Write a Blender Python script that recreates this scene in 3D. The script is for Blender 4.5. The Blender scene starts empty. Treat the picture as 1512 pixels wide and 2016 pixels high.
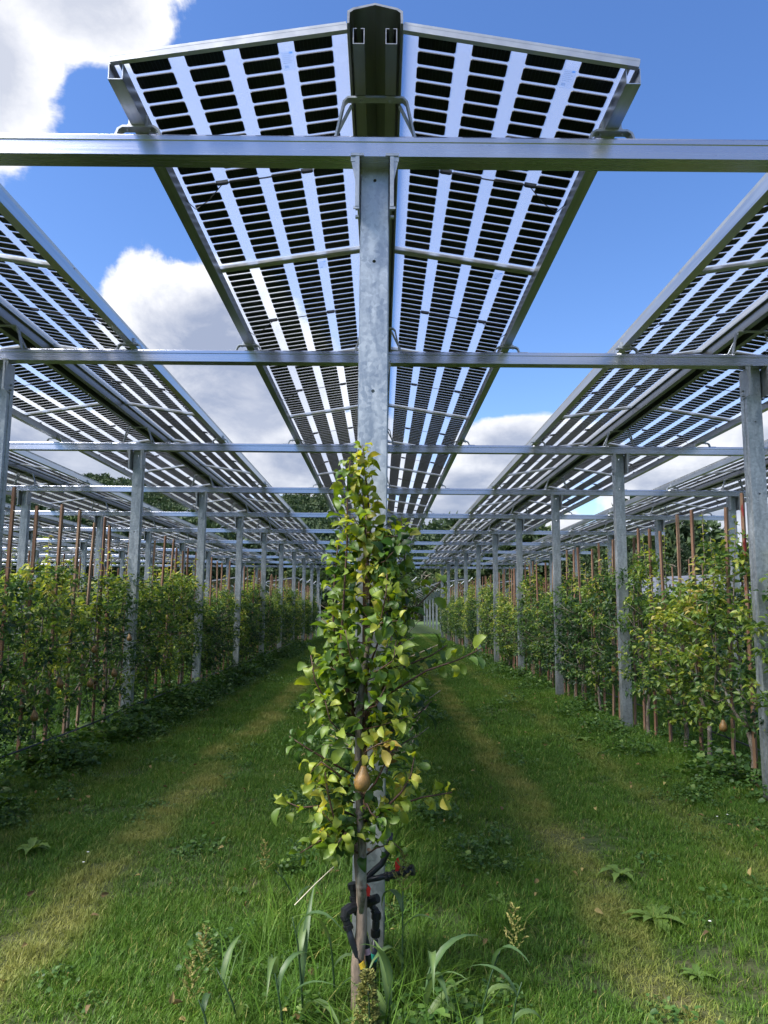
import bpy, math, random
import numpy as np
from mathutils import Matrix, Vector
random.seed(7); rng = np.random.default_rng(7)
R = math.radians
SC = bpy.context.scene; COL = SC.collection

# ------------------------------------------------------------------ camera
EYE = 1.6; F_PX = 1450.0; PITCH = 7.43
cam_d = bpy.data.cameras.new('camera'); cam = bpy.data.objects.new('camera', cam_d); COL.objects.link(cam)
CAM_M = Matrix.Translation((0, 0, EYE)) @ Matrix.Rotation(R(-0.19), 4, 'Z') @ Matrix.Rotation(R(90 + PITCH), 4, 'X') @ Matrix.Rotation(R(0.40), 4, 'Z')
cam.matrix_world = CAM_M
cam_d.sensor_fit = 'HORIZONTAL'; cam_d.sensor_width = 36; cam_d.lens = 36 * F_PX / 1512
cam_d.clip_start = 0.05; cam_d.clip_end = 5000
SC.camera = cam
def ray(px, py):
    return (CAM_M.to_3x3() @ Vector((px - 756, -(py - 1008), -F_PX))).normalized()
def at(px, py, Y):
    """the point at distance Y (metres ahead) seen at pixel px, py of the photograph"""
    d = ray(px, py); return Vector((0, 0, EYE)) + d * (Y / d.y)
def ground_at(px, py):
    d = ray(px, py); t = -EYE / d.z; return Vector((d.x * t, d.y * t, 0))

# ------------------------------------------------------------------ light, sky, exposure
SUN_EL, SUN_AZ = 50, 248          # azimuth clockwise from +Y: to the left, a little behind the camera
w = bpy.data.worlds.new('World'); SC.world = w; w.use_nodes = True
nt = w.node_tree; nt.nodes.clear()
class NB:
    """tiny node helper"""
    def __init__(s, nt): s.nt = nt
    def n(s, t, **k):
        nd = s.nt.nodes.new(t)
        for a, b in k.items():
            setattr(nd, a, b)
        return nd
    def put(s, sock, v):
        if v is None: return
        if hasattr(v, 'is_output') or isinstance(v, bpy.types.NodeSocket): s.nt.links.new(v, sock)
        else: sock.default_value = v
    def math(s, op, a, b=None, c=None, clamp=False):
        nd = s.n('ShaderNodeMath', operation=op, use_clamp=clamp)
        for i, v in enumerate((a, b, c)): s.put(nd.inputs[i], v)
        return nd.outputs[0]
    def mix(s, f, a, b):
        nd = s.n('ShaderNodeMix', data_type='RGBA', clamp_factor=True)
        s.put(nd.inputs['Factor'], f); s.put(nd.inputs[6], a); s.put(nd.inputs[7], b)
        return nd.outputs[2]
    def ss(s, v, lo, hi, a=0.0, b=1.0):
        nd = s.n('ShaderNodeMapRange', interpolation_type='SMOOTHSTEP')
        s.put(nd.inputs[0], v); s.put(nd.inputs[1], lo); s.put(nd.inputs[2], hi); s.put(nd.inputs[3], a); s.put(nd.inputs[4], b)
        return nd.outputs[0]
    def noise(s, vec, scale, detail=3, rough=0.5, dist=0.0):
        nd = s.n('ShaderNodeTexNoise'); s.put(nd.inputs['Vector'], vec)
        nd.inputs['Scale'].default_value = scale; nd.inputs['Detail'].default_value = detail
        nd.inputs['Roughness'].default_value = rough; nd.inputs['Distortion'].default_value = dist
        return nd.outputs['Fac']
    def vmul(s, vec, t):
        nd = s.n('ShaderNodeVectorMath', operation='MULTIPLY'); s.put(nd.inputs[0], vec); nd.inputs[1].default_value = t
        return nd.outputs[0]
def c4(r, g, b): return (r, g, b, 1.0)
b = NB(nt)
sky = b.n('ShaderNodeTexSky', sky_type='NISHITA', sun_disc=False, sun_elevation=R(SUN_EL), sun_rotation=R(SUN_AZ), altitude=200, air_density=1.0, dust_density=0.6, ozone_density=2.2)
tint = b.n('ShaderNodeHueSaturation'); tint.inputs['Hue'].default_value = 0.510; tint.inputs['Saturation'].default_value = 1.22; tint.inputs['Value'].default_value = 1.0
nt.links.new(sky.outputs[0], tint.inputs['Color'])
geo = b.n('ShaderNodeTexCoord').outputs['Generated']
sep = b.n('ShaderNodeSeparateXYZ'); nt.links.new(geo, sep.inputs[0])
AZ = b.math('MULTIPLY', b.math('ARCTAN2', sep.outputs[0], sep.outputs[1]), 57.2958)
EL = b.math('MULTIPLY', b.math('ARCSINE', sep.outputs[2]), 57.2958)
blobs = [(150, -25, 235, 120), (-40, 125, 170, 150), (-160, 200, 190, 110),
         (385, 650, 210, 160), (500, 780, 260, 150), (650, 900, 210, 110), (150, 900, 420, 105), (-250, 860, 380, 160),
         (1060, 885, 190, 75), (960, 960, 160, 60), (1400, 985, 250, 120), (1700, 930, 260, 130), (760, 1040, 500, 60)]
m = None
for px, py, rx, ry in blobs:
    d = ray(px, py); a0 = math.degrees(math.atan2(d.x, d.y)); e0 = math.degrees(math.asin(d.z))
    u = b.math('MULTIPLY', b.math('SUBTRACT', AZ, a0), 25.3 / rx); v = b.math('MULTIPLY', b.math('SUBTRACT', EL, e0), 25.3 / ry)
    q = b.math('SUBTRACT', 1.0, b.math('SQRT', b.math('ADD', b.math('MULTIPLY', u, u), b.math('MULTIPLY', v, v))))
    m = q if m is None else b.math('SMOOTH_MAX', m, q, 0.25)
# the rest of the sky carries the same scattered cumulus
far = b.ss(b.math('ABSOLUTE', AZ), 34, 50)
bg = b.math('SUBTRACT', b.math('MULTIPLY', b.noise(geo, 2.3, 2), 2.6), 1.45)
m = b.math('MAXIMUM', m, b.math('ADD', b.math('MULTIPLY', bg, far), b.math('MULTIPLY', b.math('SUBTRACT', 1.0, far), -2.0)))
fb = b.noise(geo, 5.5, 9, 0.60, 0.25)
fb2 = b.noise(b.vmul(geo, (1, 1, 1.6)), 13.0, 7, 0.62)
F = b.math('ADD', m, b.math('ADD', b.math('MULTIPLY', b.math('SUBTRACT', fb, 0.5), 1.25), b.math('MULTIPLY', b.math('SUBTRACT', fb2, 0.5), 0.42)))
alpha = b.math('MULTIPLY', b.ss(F, -0.04, 0.12), b.ss(EL, -2, 1))
thick = b.ss(F, 0.05, 0.75)
bil = b.noise(b.vmul(geo, (1, 1, 1.3)), 9.0, 8, 0.62, 0.4)
thick = b.math('ADD', thick, b.math('MULTIPLY', b.math('SUBTRACT', bil, 0.5), 2.0), clamp=True)
thick = b.math('MULTIPLY', thick, b.ss(EL, 22, 34, 1.0, 0.62))
ccol = b.mix(thick, c4(4.5, 4.5, 4.6), c4(1.6, 1.85, 2.5))
ccol = b.mix(b.ss(EL, 20, 4, 0, 0.6), ccol, b.mix(b.ss(b.noise(b.vmul(geo, (1, 1, 2.5)), 7, 6, 0.62), 0.36, 0.62), c4(1.5, 1.75, 2.35), c4(4.1, 4.2, 4.4)))
skyc = b.mix(b.math('MULTIPLY', alpha, 0.97), tint.outputs[0], ccol)
bgn = b.n('ShaderNodeBackground'); nt.links.new(skyc, bgn.inputs[0]); bgn.inputs[1].default_value = 0.078
out = b.n('ShaderNodeOutputWorld'); nt.links.new(bgn.outputs[0], out.inputs[0])
w.cycles.sampling_method = 'MANUAL'; w.cycles.sample_map_resolution = 512
sun_d = bpy.data.lights.new('sun', 'SUN'); sun_d.energy = 3.0; sun_d.angle = R(38); sun_d.color = (1.0, 0.95, 0.86)
sun = bpy.data.objects.new('sun', sun_d); COL.objects.link(sun)
sd = Vector((math.sin(R(SUN_AZ)) * math.cos(R(SUN_EL)), math.cos(R(SUN_AZ)) * math.cos(R(SUN_EL)), math.sin(R(SUN_EL))))
sun.rotation_euler = sd.to_track_quat('Z', 'Y').to_euler(); sun.location = sd * 100
SC.view_settings.view_transform = 'Standard'; SC.view_settings.look = 'None'
SC.view_settings.exposure = 1.7; SC.view_settings.gamma = 1.0; SC.view_settings.use_curve_mapping = False
SC.render.engine = 'CYCLES'
cy = SC.cycles; cy.max_bounces = 10; cy.transparent_max_bounces = 32; cy.diffuse_bounces = 3; cy.glossy_bounces = 3
cy.transmission_bounces = 4; cy.caustics_reflective = False; cy.caustics_refractive = False; cy.use_denoising = True
cy.sample_clamp_indirect = 6.0

# ------------------------------------------------------------------ materials
def new_mat(name):
    mt = bpy.data.materials.new(name); mt.use_nodes = True; t = mt.node_tree; t.nodes.clear()
    bb = NB(t); o = bb.n('ShaderNodeOutputMaterial'); return mt, bb, o
def principled(bb, o, col, rough, metal=0.0, spec=None, bump=None, bump_d=0.1, bump_dist=0.01, sheen=None, aniso=None):
    p = bb.n('ShaderNodeBsdfPrincipled')
    bb.put(p.inputs['Base Color'], col); bb.put(p.inputs['Roughness'], rough); bb.put(p.inputs['Metallic'], metal)
    if spec is not None: p.inputs['Specular IOR Level'].default_value = spec
    if bump is not None:
        bp = bb.n('ShaderNodeBump'); bp.inputs['Strength'].default_value = bump_d; bp.inputs['Distance'].default_value = bump_dist
        bb.put(bp.inputs['Height'], bump); bb.nt.links.new(bp.outputs[0], p.inputs['Normal'])
    if aniso:
        p.inputs['Anisotropic'].default_value = aniso
        cx = bb.n('ShaderNodeVectorMath', operation='CROSS_PRODUCT'); bb.nt.links.new(bb.n('ShaderNodeNewGeometry').outputs['Normal'], cx.inputs[0]); cx.inputs[1].default_value = (1, 0, 0.01)
        bb.nt.links.new(cx.outputs[0], p.inputs['Tangent'])
    if o is not None: bb.nt.links.new(p.outputs[0], o.inputs[0])
    return p
def pos(bb): return bb.n('ShaderNodeNewGeometry').outputs['Position']
def objc(bb): return bb.n('ShaderNodeTexCoord').outputs['Object']
def simple(name, col, rough, metal=0.0, var=0.25, scale=20, stretch=(1, 1, 1), aniso=None, bump=0.0):
    mt, bb, o = new_mat(name)
    n1 = bb.noise(bb.vmul(objc(bb), stretch), scale, 5, 0.6)
    n2 = bb.noise(bb.vmul(objc(bb), stretch), scale * 0.13, 3, 0.5)
    f = bb.math('ADD', bb.math('MULTIPLY', n1, 0.6), bb.math('MULTIPLY', n2, 0.4))
    lo = tuple(c * (1 - var) for c in col); hi = tuple(min(1, c * (1 + var)) for c in col)
    cc = bb.mix(bb.ss(f, 0.3, 0.7), c4(*lo), c4(*hi))
    rr = bb.ss(f, 0.3, 0.7, rough * 0.85, min(1, rough * 1.15))
    principled(bb, o, cc, rr, metal, bump=(n1 if bump else None), bump_d=bump, aniso=aniso)
    return mt
# galvanised steel with spangle
mt, bb, o = new_mat('galvanised_steel')
oc = objc(bb)
vo = bb.n('ShaderNodeTexVoronoi'); vo.inputs['Scale'].default_value = 55; nt_ = bb.nt; nt_.links.new(oc, vo.inputs['Vector'])
spn = bb.n('ShaderNodeSeparateColor'); nt_.links.new(vo.outputs['Color'], spn.inputs[0])
st = bb.noise(bb.vmul(oc, (1, 1, 0.35)), 14, 6, 0.65, 0.6)
big = bb.noise(bb.vmul(oc, (1, 1, 0.25)), 4, 3, 0.55)
f = bb.math('ADD', bb.math('MULTIPLY', spn.outputs[0], 0.12), bb.math('ADD', bb.math('MULTIPLY', st, 0.52), bb.math('MULTIPLY', big, 0.36)))
col = bb.mix(bb.ss(f, 0.36, 0.66), c4(0.32, 0.35, 0.38), c4(0.60, 0.64, 0.68))
oz = bb.n('ShaderNodeSeparateXYZ'); nt_.links.new(oc, oz.inputs[0])
dirt = bb.math('MULTIPLY', bb.ss(oz.outputs[2], 0.45, 0.0), bb.ss(st, 0.35, 0.6))
col = bb.mix(bb.math('MULTIPLY', dirt, 0.55), col, c4(0.20, 0.17, 0.12))
principled(bb, o, col, bb.ss(f, 0.3, 0.7, 0.36, 0.6), 0.72)
STEEL = mt
ALU = simple('brushed_aluminium', (0.54, 0.56, 0.64), 0.26, 1.0, 0.05, 9, (0.15, 12, 12), aniso=0.9)
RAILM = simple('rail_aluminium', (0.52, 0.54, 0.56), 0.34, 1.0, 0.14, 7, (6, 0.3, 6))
DRAIL = simple('shaded_ridge_aluminium', (0.30, 0.31, 0.32), 0.42, 1.0, 0.14, 7, (6, 0.3, 6))  # rail aluminium darkened in its colour to paint in the ridge shade
BRACK = simple('bracket_steel', (0.42, 0.44, 0.46), 0.48, 0.9, 0.18, 30)
FRAMEM = simple('anodised_frame', (0.52, 0.53, 0.54), 0.42, 0.85, 0.08, 12)
BLACK = simple('black_plastic', (0.012, 0.013, 0.016), 0.45, 0, 0.3, 40)
CABLEM = simple('cable_rubber', (0.010, 0.010, 0.012), 0.5, 0, 0.2, 40)
HOSE = simple('pe_hose', (0.018, 0.022, 0.030), 0.40, 0, 0.3, 25)
RED = simple('red_valve', (0.72, 0.03, 0.03), 0.4, 0, 0.12, 30)
YTAPE = simple('yellow_tape', (0.75, 0.52, 0.04), 0.5, 0, 0.15, 30)
PTAPE = simple('pink_tape', (0.62, 0.36, 0.42), 0.5, 0, 0.15, 30)
GTAPE = simple('green_tape', (0.02, 0.30, 0.22), 0.5, 0, 0.15, 30)
WIRE = simple('galvanised_wire', (0.35, 0.36, 0.38), 0.4, 0.9, 0.1, 30)
DRY = simple('dry_straw', (0.62, 0.56, 0.42), 0.7, 0, 0.2, 40)
# stake wood
mt, bb, o = new_mat('stake_wood')
oi = bb.n('ShaderNodeObjectInfo').outputs['Random']
g = bb.noise(bb.vmul(objc(bb), (30, 30, 1.5)), 3, 5, 0.6)
ca = bb.mix(oi, c4(0.24, 0.12, 0.075), c4(0.36, 0.25, 0.17))
col = bb.mix(bb.ss(g, 0.35, 0.7), ca, c4(0.16, 0.08, 0.05))
principled(bb, o, col, 0.75, bump=g, bump_d=0.3); STAKE = mt
mt, bb, o = new_mat('red_paint_bands')
g = bb.noise(bb.vmul(objc(bb), (12, 12, 2.4)), 3, 4, 0.6)
zz_ = bb.n('ShaderNodeSeparateXYZ'); bb.nt.links.new(objc(bb), zz_.inputs[0])
col = bb.mix(bb.math('MULTIPLY', bb.ss(g, 0.52, 0.56), bb.ss(zz_.outputs[2], 1.1, 1.2)), c4(0.26, 0.15, 0.09), c4(0.26, 0.02, 0.02))
principled(bb, o, col, 0.6); REDSTAKE = mt
# bark
mt, bb, o = new_mat('pear_bark')
oc = objc(bb)
g = bb.noise(bb.vmul(oc, (1, 1, 0.3)), 60, 6, 0.7); g2 = bb.noise(oc, 9, 4, 0.6)
col = bb.mix(bb.ss(g, 0.35, 0.65), c4(0.085, 0.065, 0.05), c4(0.27, 0.225, 0.18))
col = bb.mix(bb.ss(g2, 0.5, 0.7), col, c4(0.30, 0.30, 0.26))
principled(bb, o, col, 0.85, bump=g, bump_d=0.5, bump_dist=0.004); BARK = mt
TWIG = simple('young_twig_bark', (0.075, 0.035, 0.025), 0.6, 0, 0.35, 30)
OLDBARK = simple('reddish_old_bark', (0.24, 0.185, 0.14), 0.85, 0, 0.4, 60, (1, 1, 0.3), bump=0.6)
# leaves
def leaf_mat(name, ramp, trans=0.38, rough=0.46, rnd=0.2, attr='tone'):
    mt, bb, o = new_mat(name)
    a = bb.n('ShaderNodeAttribute', attribute_name=attr).outputs['Fac']
    oi = bb.n('ShaderNodeObjectInfo').outputs['Random']
    f = bb.math('ADD', a, bb.math('MULTIPLY', bb.math('SUBTRACT', oi, 0.5), rnd), clamp=True)
    cr = bb.n('ShaderNodeValToRGB'); el = cr.color_ramp.elements
    while len(el) < len(ramp): el.new(0.5)
    for e, (p_, c_) in zip(el, ramp): e.position = p_; e.color = c4(*c_)
    bb.nt.links.new(f, cr.inputs[0])
    n = bb.noise(objc(bb), 35, 3, 0.6)
    col = bb.mix(bb.ss(n, 0.3, 0.7, 0.0, 0.35), cr.outputs[0], bb.mix(0.5, cr.outputs[0], c4(0.02, 0.035, 0.01)))
    p = principled(bb, None, col, rough, spec=0.45)
    tr = bb.n('ShaderNodeBsdfTranslucent'); tc = bb.n('ShaderNodeHueSaturation')
    tc.inputs['Hue'].default_value = 0.485; tc.inputs['Saturation'].default_value = 1.15; tc.inputs['Value'].default_value = 1.5
    bb.nt.links.new(col, tc.inputs['Color']); bb.nt.links.new(tc.outputs[0], tr.inputs[0])
    mx = bb.n('ShaderNodeMixShader'); mx.inputs[0].default_value = trans
    bb.nt.links.new(p.outputs[0], mx.inputs[1]); bb.nt.links.new(tr.outputs[0], mx.inputs[2]); bb.nt.links.new(mx.outputs[0], o.inputs[0])
    return mt
PEAR_RAMP = [(0.0, (0.022, 0.060, 0.018)), (0.3, (0.065, 0.14, 0.028)), (0.55, (0.17, 0.26, 0.040)), (0.78, (0.36, 0.41, 0.060)), (0.93, (0.50, 0.44, 0.10)), (1.0, (0.52, 0.40, 0.12))]
LEAF = leaf_mat('pear_leaf', PEAR_RAMP)
LEAF_ROW = leaf_mat('pear_leaf_row', [(p_, (min(.6, c_[0] * 1.25 + .006), min(.6, c_[1] * 1.25), min(.6, c_[2] * 1.5 + .008))) for p_, c_ in PEAR_RAMP], rough=0.40, rnd=0.22)
FOREST_M = leaf_mat('forest_leaf', [(0, (0.018, 0.038, 0.018)), (0.5, (0.042, 0.078, 0.026)), (0.85, (0.09, 0.115, 0.03)), (1.0, (0.12, 0.10, 0.04))], 0.15, 0.7, 0.0)
REDBUSH = leaf_mat('copper_leaf', [(0, (0.05, 0.02, 0.012)), (1.0, (0.14, 0.05, 0.025))], 0.2, 0.6, 0.0)
WEED_M = leaf_mat('weed_leaf', [(0, (0.030, 0.085, 0.020)), (0.5, (0.075, 0.165, 0.034)), (1.0, (0.17, 0.27, 0.055))], 0.3, 0.5, 0.0)
MILLET_M = leaf_mat('millet_blade', [(0, (0.04, 0.09, 0.04)), (0.5, (0.08, 0.15, 0.06)), (1.0, (0.16, 0.24, 0.07))], 0.3, 0.45, 0.1)
HEAD_M = leaf_mat('seed_head', [(0, (0.10, 0.13, 0.03)), (0.6, (0.25, 0.25, 0.07)), (1.0, (0.42, 0.36, 0.14))], 0.2, 0.8, 0.1)
# pear skin
mt, bb, o = new_mat('pear_skin')
n = bb.noise(objc(bb), 40, 5, 0.7); n2 = bb.noise(objc(bb), 160, 3, 0.7)
col = bb.mix(bb.ss(n, 0.3, 0.7), c4(0.15, 0.09, 0.028), c4(0.28, 0.15, 0.04))
col = bb.mix(bb.ss(n2, 0.6, 0.72, 0, 0.5), col, c4(0.5, 0.36, 0.16))
principled(bb, o, col, 0.5, bump=n2, bump_d=0.15); PEAR_M = mt
# grass: colour follows where it grows (worn yellow wheel tracks, dry spots)
def track_mask(bb, P):
    s = bb.n('ShaderNodeSeparateXYZ'); bb.nt.links.new(P, s.inputs[0])
    wob = bb.math('MULTIPLY', bb.math('SUBTRACT', bb.noise(bb.vmul(P, (0.3, 1, 1)), 0.8, 2), 0.5), 0.5)
    x = bb.math('ADD', s.outputs[0], wob); mk = None
    for c, wd, st_ in ((-1.66, 0.30, 1.0), (1.22, 0.26, 0.95), (2.35, 0.25, 0.45), (-2.6, 0.2, 0.25)):
        d = bb.math('ABSOLUTE', bb.math('SUBTRACT', x, c)); k = bb.ss(d, wd, wd * 0.15, 0.0, st_)
        mk = k if mk is None else bb.math('MAXIMUM', mk, k)
    patch = bb.ss(bb.noise(P, 1.6, 4, 0.6), 0.36, 0.58)
    return bb.math('MULTIPLY', mk, bb.math('ADD', 0.25, bb.math('MULTIPLY', patch, 0.75)))
mt, bb, o = new_mat('grass_blade')
P = pos(bb); tm = track_mask(bb, P)
a = bb.n('ShaderNodeAttribute', attribute_name='tone').outputs['Fac']
g1 = bb.mix(a, c4(0.034, 0.092, 0.013), c4(0.145, 0.295, 0.036))
big = bb.noise(P, 0.9, 5, 0.65)
g1 = bb.mix(bb.ss(big, 0.42, 0.66, 0, 0.6), g1, bb.mix(a, c4(0.06, 0.13, 0.008), c4(0.19, 0.31, 0.028)))
dry = bb.mix(a, c4(0.19, 0.22, 0.035), c4(0.46, 0.43, 0.14))
small = bb.ss(bb.noise(P, 3.5, 4, 0.7), 0.60, 0.72, 0, 0.65)
straw = bb.ss(a, 0.93, 0.97, 0, 0.8)
col = bb.mix(bb.math('MAXIMUM', bb.math('MAXIMUM', bb.math('MULTIPLY', tm, 0.85), bb.math('MULTIPLY', small, 0.55)), straw), g1, dry)
p = principled(bb, None, col, 0.5, spec=0.3)
tr = bb.n('ShaderNodeBsdfTranslucent'); bb.nt.links.new(col, tr.inputs[0])
mx = bb.n('ShaderNodeMixShader'); mx.inputs[0].default_value = 0.35
bb.nt.links.new(p.outputs[0], mx.inputs[1]); bb.nt.links.new(tr.outputs[0], mx.inputs[2]); bb.nt.links.new(mx.outputs[0], o.inputs[0])
GRASS = mt
mt, bb, o = new_mat('soil')
P = pos(bb); tm = track_mask(bb, P)
n1 = bb.noise(P, 2.2, 6, 0.65); n2 = bb.noise(P, 26, 6, 0.7)
col = bb.mix(bb.ss(n2, 0.35, 0.7), c4(0.03, 0.05, 0.012), c4(0.06, 0.09, 0.02))
col = bb.mix(bb.ss(n1, 0.5, 0.68, 0, 0.7), col, bb.mix(bb.ss(n2, 0.3, 0.7), c4(0.06, 0.045, 0.025), c4(0.14, 0.11, 0.065)))
col = bb.mix(bb.math('MULTIPLY', tm, 0.45), col, bb.mix(bb.ss(n2, 0.3, 0.7), c4(0.07, 0.08, 0.02), c4(0.16, 0.15, 0.05)))
fr = bb.n('ShaderNodeVectorMath', operation='LENGTH'); bb.nt.links.new(P, fr.inputs[0])
col = bb.mix(bb.ss(fr.outputs['Value'], 25, 60), col, bb.mix(n1, c4(0.035, 0.075, 0.015), c4(0.07, 0.11, 0.025)))
principled(bb, o, col, 0.95, bump=n2, bump_d=0.6, bump_dist=0.02); SOIL = mt
HILL_M = simple('forest_floor', (0.02, 0.03, 0.012), 0.95, 0, 0.4, 0.2)
# PV cell and glass
mt, bb, o = new_mat('pv_cell')
oc = objc(bb)
wv = bb.n('ShaderNodeTexWave', wave_type='BANDS', bands_direction='X'); wv.inputs['Scale'].default_value = 18; bb.nt.links.new(oc, wv.inputs['Vector'])
bus = bb.ss(wv.outputs['Fac'], 0.965, 1.0)
oi = bb.n('ShaderNodeObjectInfo').outputs['Random']
base = bb.mix(oi, c4(0.004, 0.0055, 0.012), c4(0.009, 0.012, 0.026))
principled(bb, o, bb.mix(bb.math('MULTIPLY', bus, 0.8), base, c4(0.05, 0.06, 0.09)), 0.4, spec=0.15); CELL = mt
mt, bb, o = new_mat('frosted_panel_glass')
tb = bb.n('ShaderNodeBsdfTransparent'); tb.inputs[0].default_value = c4(0.93, 0.95, 0.985)
tl = bb.n('ShaderNodeBsdfTranslucent'); 
dn = bb.noise(pos(bb), 3.0, 4, 0.6)
bb.nt.links.new(bb.mix(dn, c4(0.80, 0.85, 0.93), c4(0.95, 0.96, 0.98)), tl.inputs[0])
m1 = bb.n('ShaderNodeMixShader'); m1.inputs[0].default_value = 0.085
bb.nt.links.new(tb.outputs[0], m1.inputs[1]); bb.nt.links.new(tl.outputs[0], m1.inputs[2])
gl = bb.n('ShaderNodeBsdfGlossy'); gl.inputs['Roughness'].default_value = 0.06
lw = bb.n('ShaderNodeFresnel'); lw.inputs[0].default_value = 1.3
m2 = bb.n('ShaderNodeMixShader'); bb.nt.links.new(bb.math('MULTIPLY', lw.outputs[0], 0.12), m2.inputs[0])
bb.nt.links.new(m1.outputs[0], m2.inputs[1]); bb.nt.links.new(gl.outputs[0], m2.inputs[2]); bb.nt.links.new(m2.outputs[0], o.inputs[0])
GLASS = mt
def film(name, col, k):
    mt, bb, o = new_mat(name); a = bb.n('ShaderNodeBsdfTransparent'); t = bb.n('ShaderNodeBsdfTranslucent'); t.inputs[0].default_value = c4(*col)
    a.inputs[0].default_value = c4(*[0.6 + 0.4 * q for q in col]); mx = bb.n('ShaderNodeMixShader'); mx.inputs[0].default_value = k
    bb.nt.links.new(a.outputs[0], mx.inputs[1]); bb.nt.links.new(t.outputs[0], mx.inputs[2]); bb.nt.links.new(mx.outputs[0], o.inputs[0]); return mt
STICK = film('pale_sticker', (0.55, 0.65, 0.8), 0.06); STICKB = film('blue_print', (0.05, 0.35, 0.75), 0.3); STICKG = film('grey_print', (0.35, 0.45, 0.6), 0.15)
ROOFM = simple('weathered_roof', (0.10, 0.11, 0.135), 0.8, 0, 0.25, 1.5, (1, 6, 1))
WALLM = simple('shed_wall', (0.22, 0.21, 0.20), 0.8, 0, 0.2, 2)
WHITEP = simple('daisy_white', (0.8, 0.8, 0.75), 0.7, 0, 0.05, 10)

# ------------------------------------------------------------------ mesh helpers
class MB:
    def __init__(s): s.v = []; s.f = []; s.mi = []; s.tone = None
    def add(s, vs, fs, mi=0):
        k = len(s.v); s.v += [tuple(p) for p in vs]; s.f += [tuple(i + k for i in f) for f in fs]; s.mi += [mi] * len(fs); return s
    def box(s, x0, x1, y0, y1, z0, z1, mi=0, M=None):
        vs = [Vector((x, y, z)) for z in (z0, z1) for y in (y0, y1) for x in (x0, x1)]
        if M is not None: vs = [M @ v for v in vs]
        return s.add(vs, [(0, 2, 3, 1), (4, 5, 7, 6), (0, 1, 5, 4), (2, 6, 7, 3), (0, 4, 6, 2), (1, 3, 7, 5)], mi)
    def tube(s, pts, rad, n=8, cap=True, mi=0):
        pts = [Vector(p) for p in pts]; rad = rad if hasattr(rad, '__len__') else [rad] * len(pts)
        k = len(s.v); up = None
        for i, p in enumerate(pts):
            t = (pts[min(i + 1, len(pts) - 1)] - pts[max(i - 1, 0)]).normalized()
            if up is None: up = Vector((0, 1, 0)) if abs(t.y) < 0.9 else Vector((1, 0, 0))
            a = t.cross(up).normalized(); c = t.cross(a).normalized(); up = -c if False else a.cross(t).normalized()
            for j in range(n):
                th = 2 * math.pi * j / n; q = p + (a * math.cos(th) + c * math.sin(th)) * rad[i]; s.v.append(tuple(q))
        for i in range(len(pts) - 1):
            for j in range(n):
                a0 = k + i * n + j; a1 = k + i * n + (j + 1) % n
                s.f.append((a0, a1, a1 + n, a0 + n)); s.mi.append(mi)
        if cap:
            s.f.append(tuple(k + j for j in range(n))[::-1]); s.f.append(tuple(k + (len(pts) - 1) * n + j for j in range(n))); s.mi += [mi, mi]
        return s
    def extrude(s, prof, a0, a1, axis='Y', caps=True, closed=True, mi=0):
        """prof: (u, z) points; extruded along Y (u = x) or X (u = y)"""
        k = len(s.v); n = len(prof)
        for a in (a0, a1):
            for u, z in prof: s.v.append((u, a, z) if axis == 'Y' else (a, u, z))
        for j in range(n if closed else n - 1):
            j2 = (j + 1) % n; s.f.append((k + j, k + j2, k + n + j2, k + n + j)); s.mi.append(mi)
        if caps: s.f.append(tuple(range(k, k + n))); s.f.append(tuple(range(k + n, k + 2 * n))[::-1]); s.mi += [mi, mi]
        return s
    def mesh(s, name, mats, smooth=False):
        me = bpy.data.meshes.new(name); me.from_pydata(s.v, [], s.f)
        for m_ in (mats if isinstance(mats, (list, tuple)) else [mats]): me.materials.append(m_)
        if len(me.materials) > 1: me.polygons.foreach_set('material_index', s.mi)
        if smooth: me.polygons.foreach_set('use_smooth', [True] * len(me.polygons))
        me.update(); return me
    def build(s, name, mats, parent=None, smooth=False, **k):
        return link(name, s.mesh(name, mats, smooth), parent, **k)
def tag(o, label=None, cat=None, group=None, kind=None):
    if label: o['label'] = label
    if cat: o['category'] = cat
    if group: o['group'] = group
    if kind: o['kind'] = kind
    return o
def link(name, data, parent=None, loc=None, label=None, cat=None, group=None, kind=None):
    o = bpy.data.objects.new(name, data); COL.objects.link(o)
    if parent is not None: o.parent = parent
    if loc is not None: o.location = loc
    return tag(o, label, cat, group, kind)
def empty(name, loc, label, cat, group=None): return link(name, None, None, loc, label, cat, group)
ORD = ['nearest', 'second', 'third', 'fourth', 'fifth', 'sixth', 'seventh', 'eighth', 'ninth', 'tenth', 'eleventh', 'twelfth', 'thirteenth', 'fourteenth', 'fifteenth',
       'sixteenth', 'seventeenth', 'eighteenth', 'nineteenth'] + ['twentieth'] + ['twenty-' + x for x in ('first', 'second', 'third', 'fourth', 'fifth', 'sixth', 'seventh', 'eighth', 'ninth')] + ['thirtieth'] + \
      ['thirty-' + x for x in ('first', 'second', 'third', 'fourth', 'fifth', 'sixth', 'seventh', 'eighth', 'ninth')] + ['fortieth'] + ['forty-' + x for x in ('first', 'second', 'third', 'fourth', 'fifth', 'sixth', 'seventh', 'eighth', 'ninth')]
ORD += ['fiftieth'] + ['fifty-' + x for x in ORD[1:9]] + ['fifty-ninth', 'sixtieth'] + ['sixty-' + x for x in ('first', 'second', 'third', 'fourth', 'fifth', 'sixth', 'seventh', 'eighth', 'ninth')] + ['seventieth'] + ['seventy-' + x for x in ('first', 'second', 'third', 'fourth', 'fifth', 'sixth', 'seventh', 'eighth', 'ninth')] + ['eightieth'] + ['eighty-' + x for x in ('first', 'second', 'third', 'fourth', 'fifth', 'sixth', 'seventh', 'eighth', 'ninth')]
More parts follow.
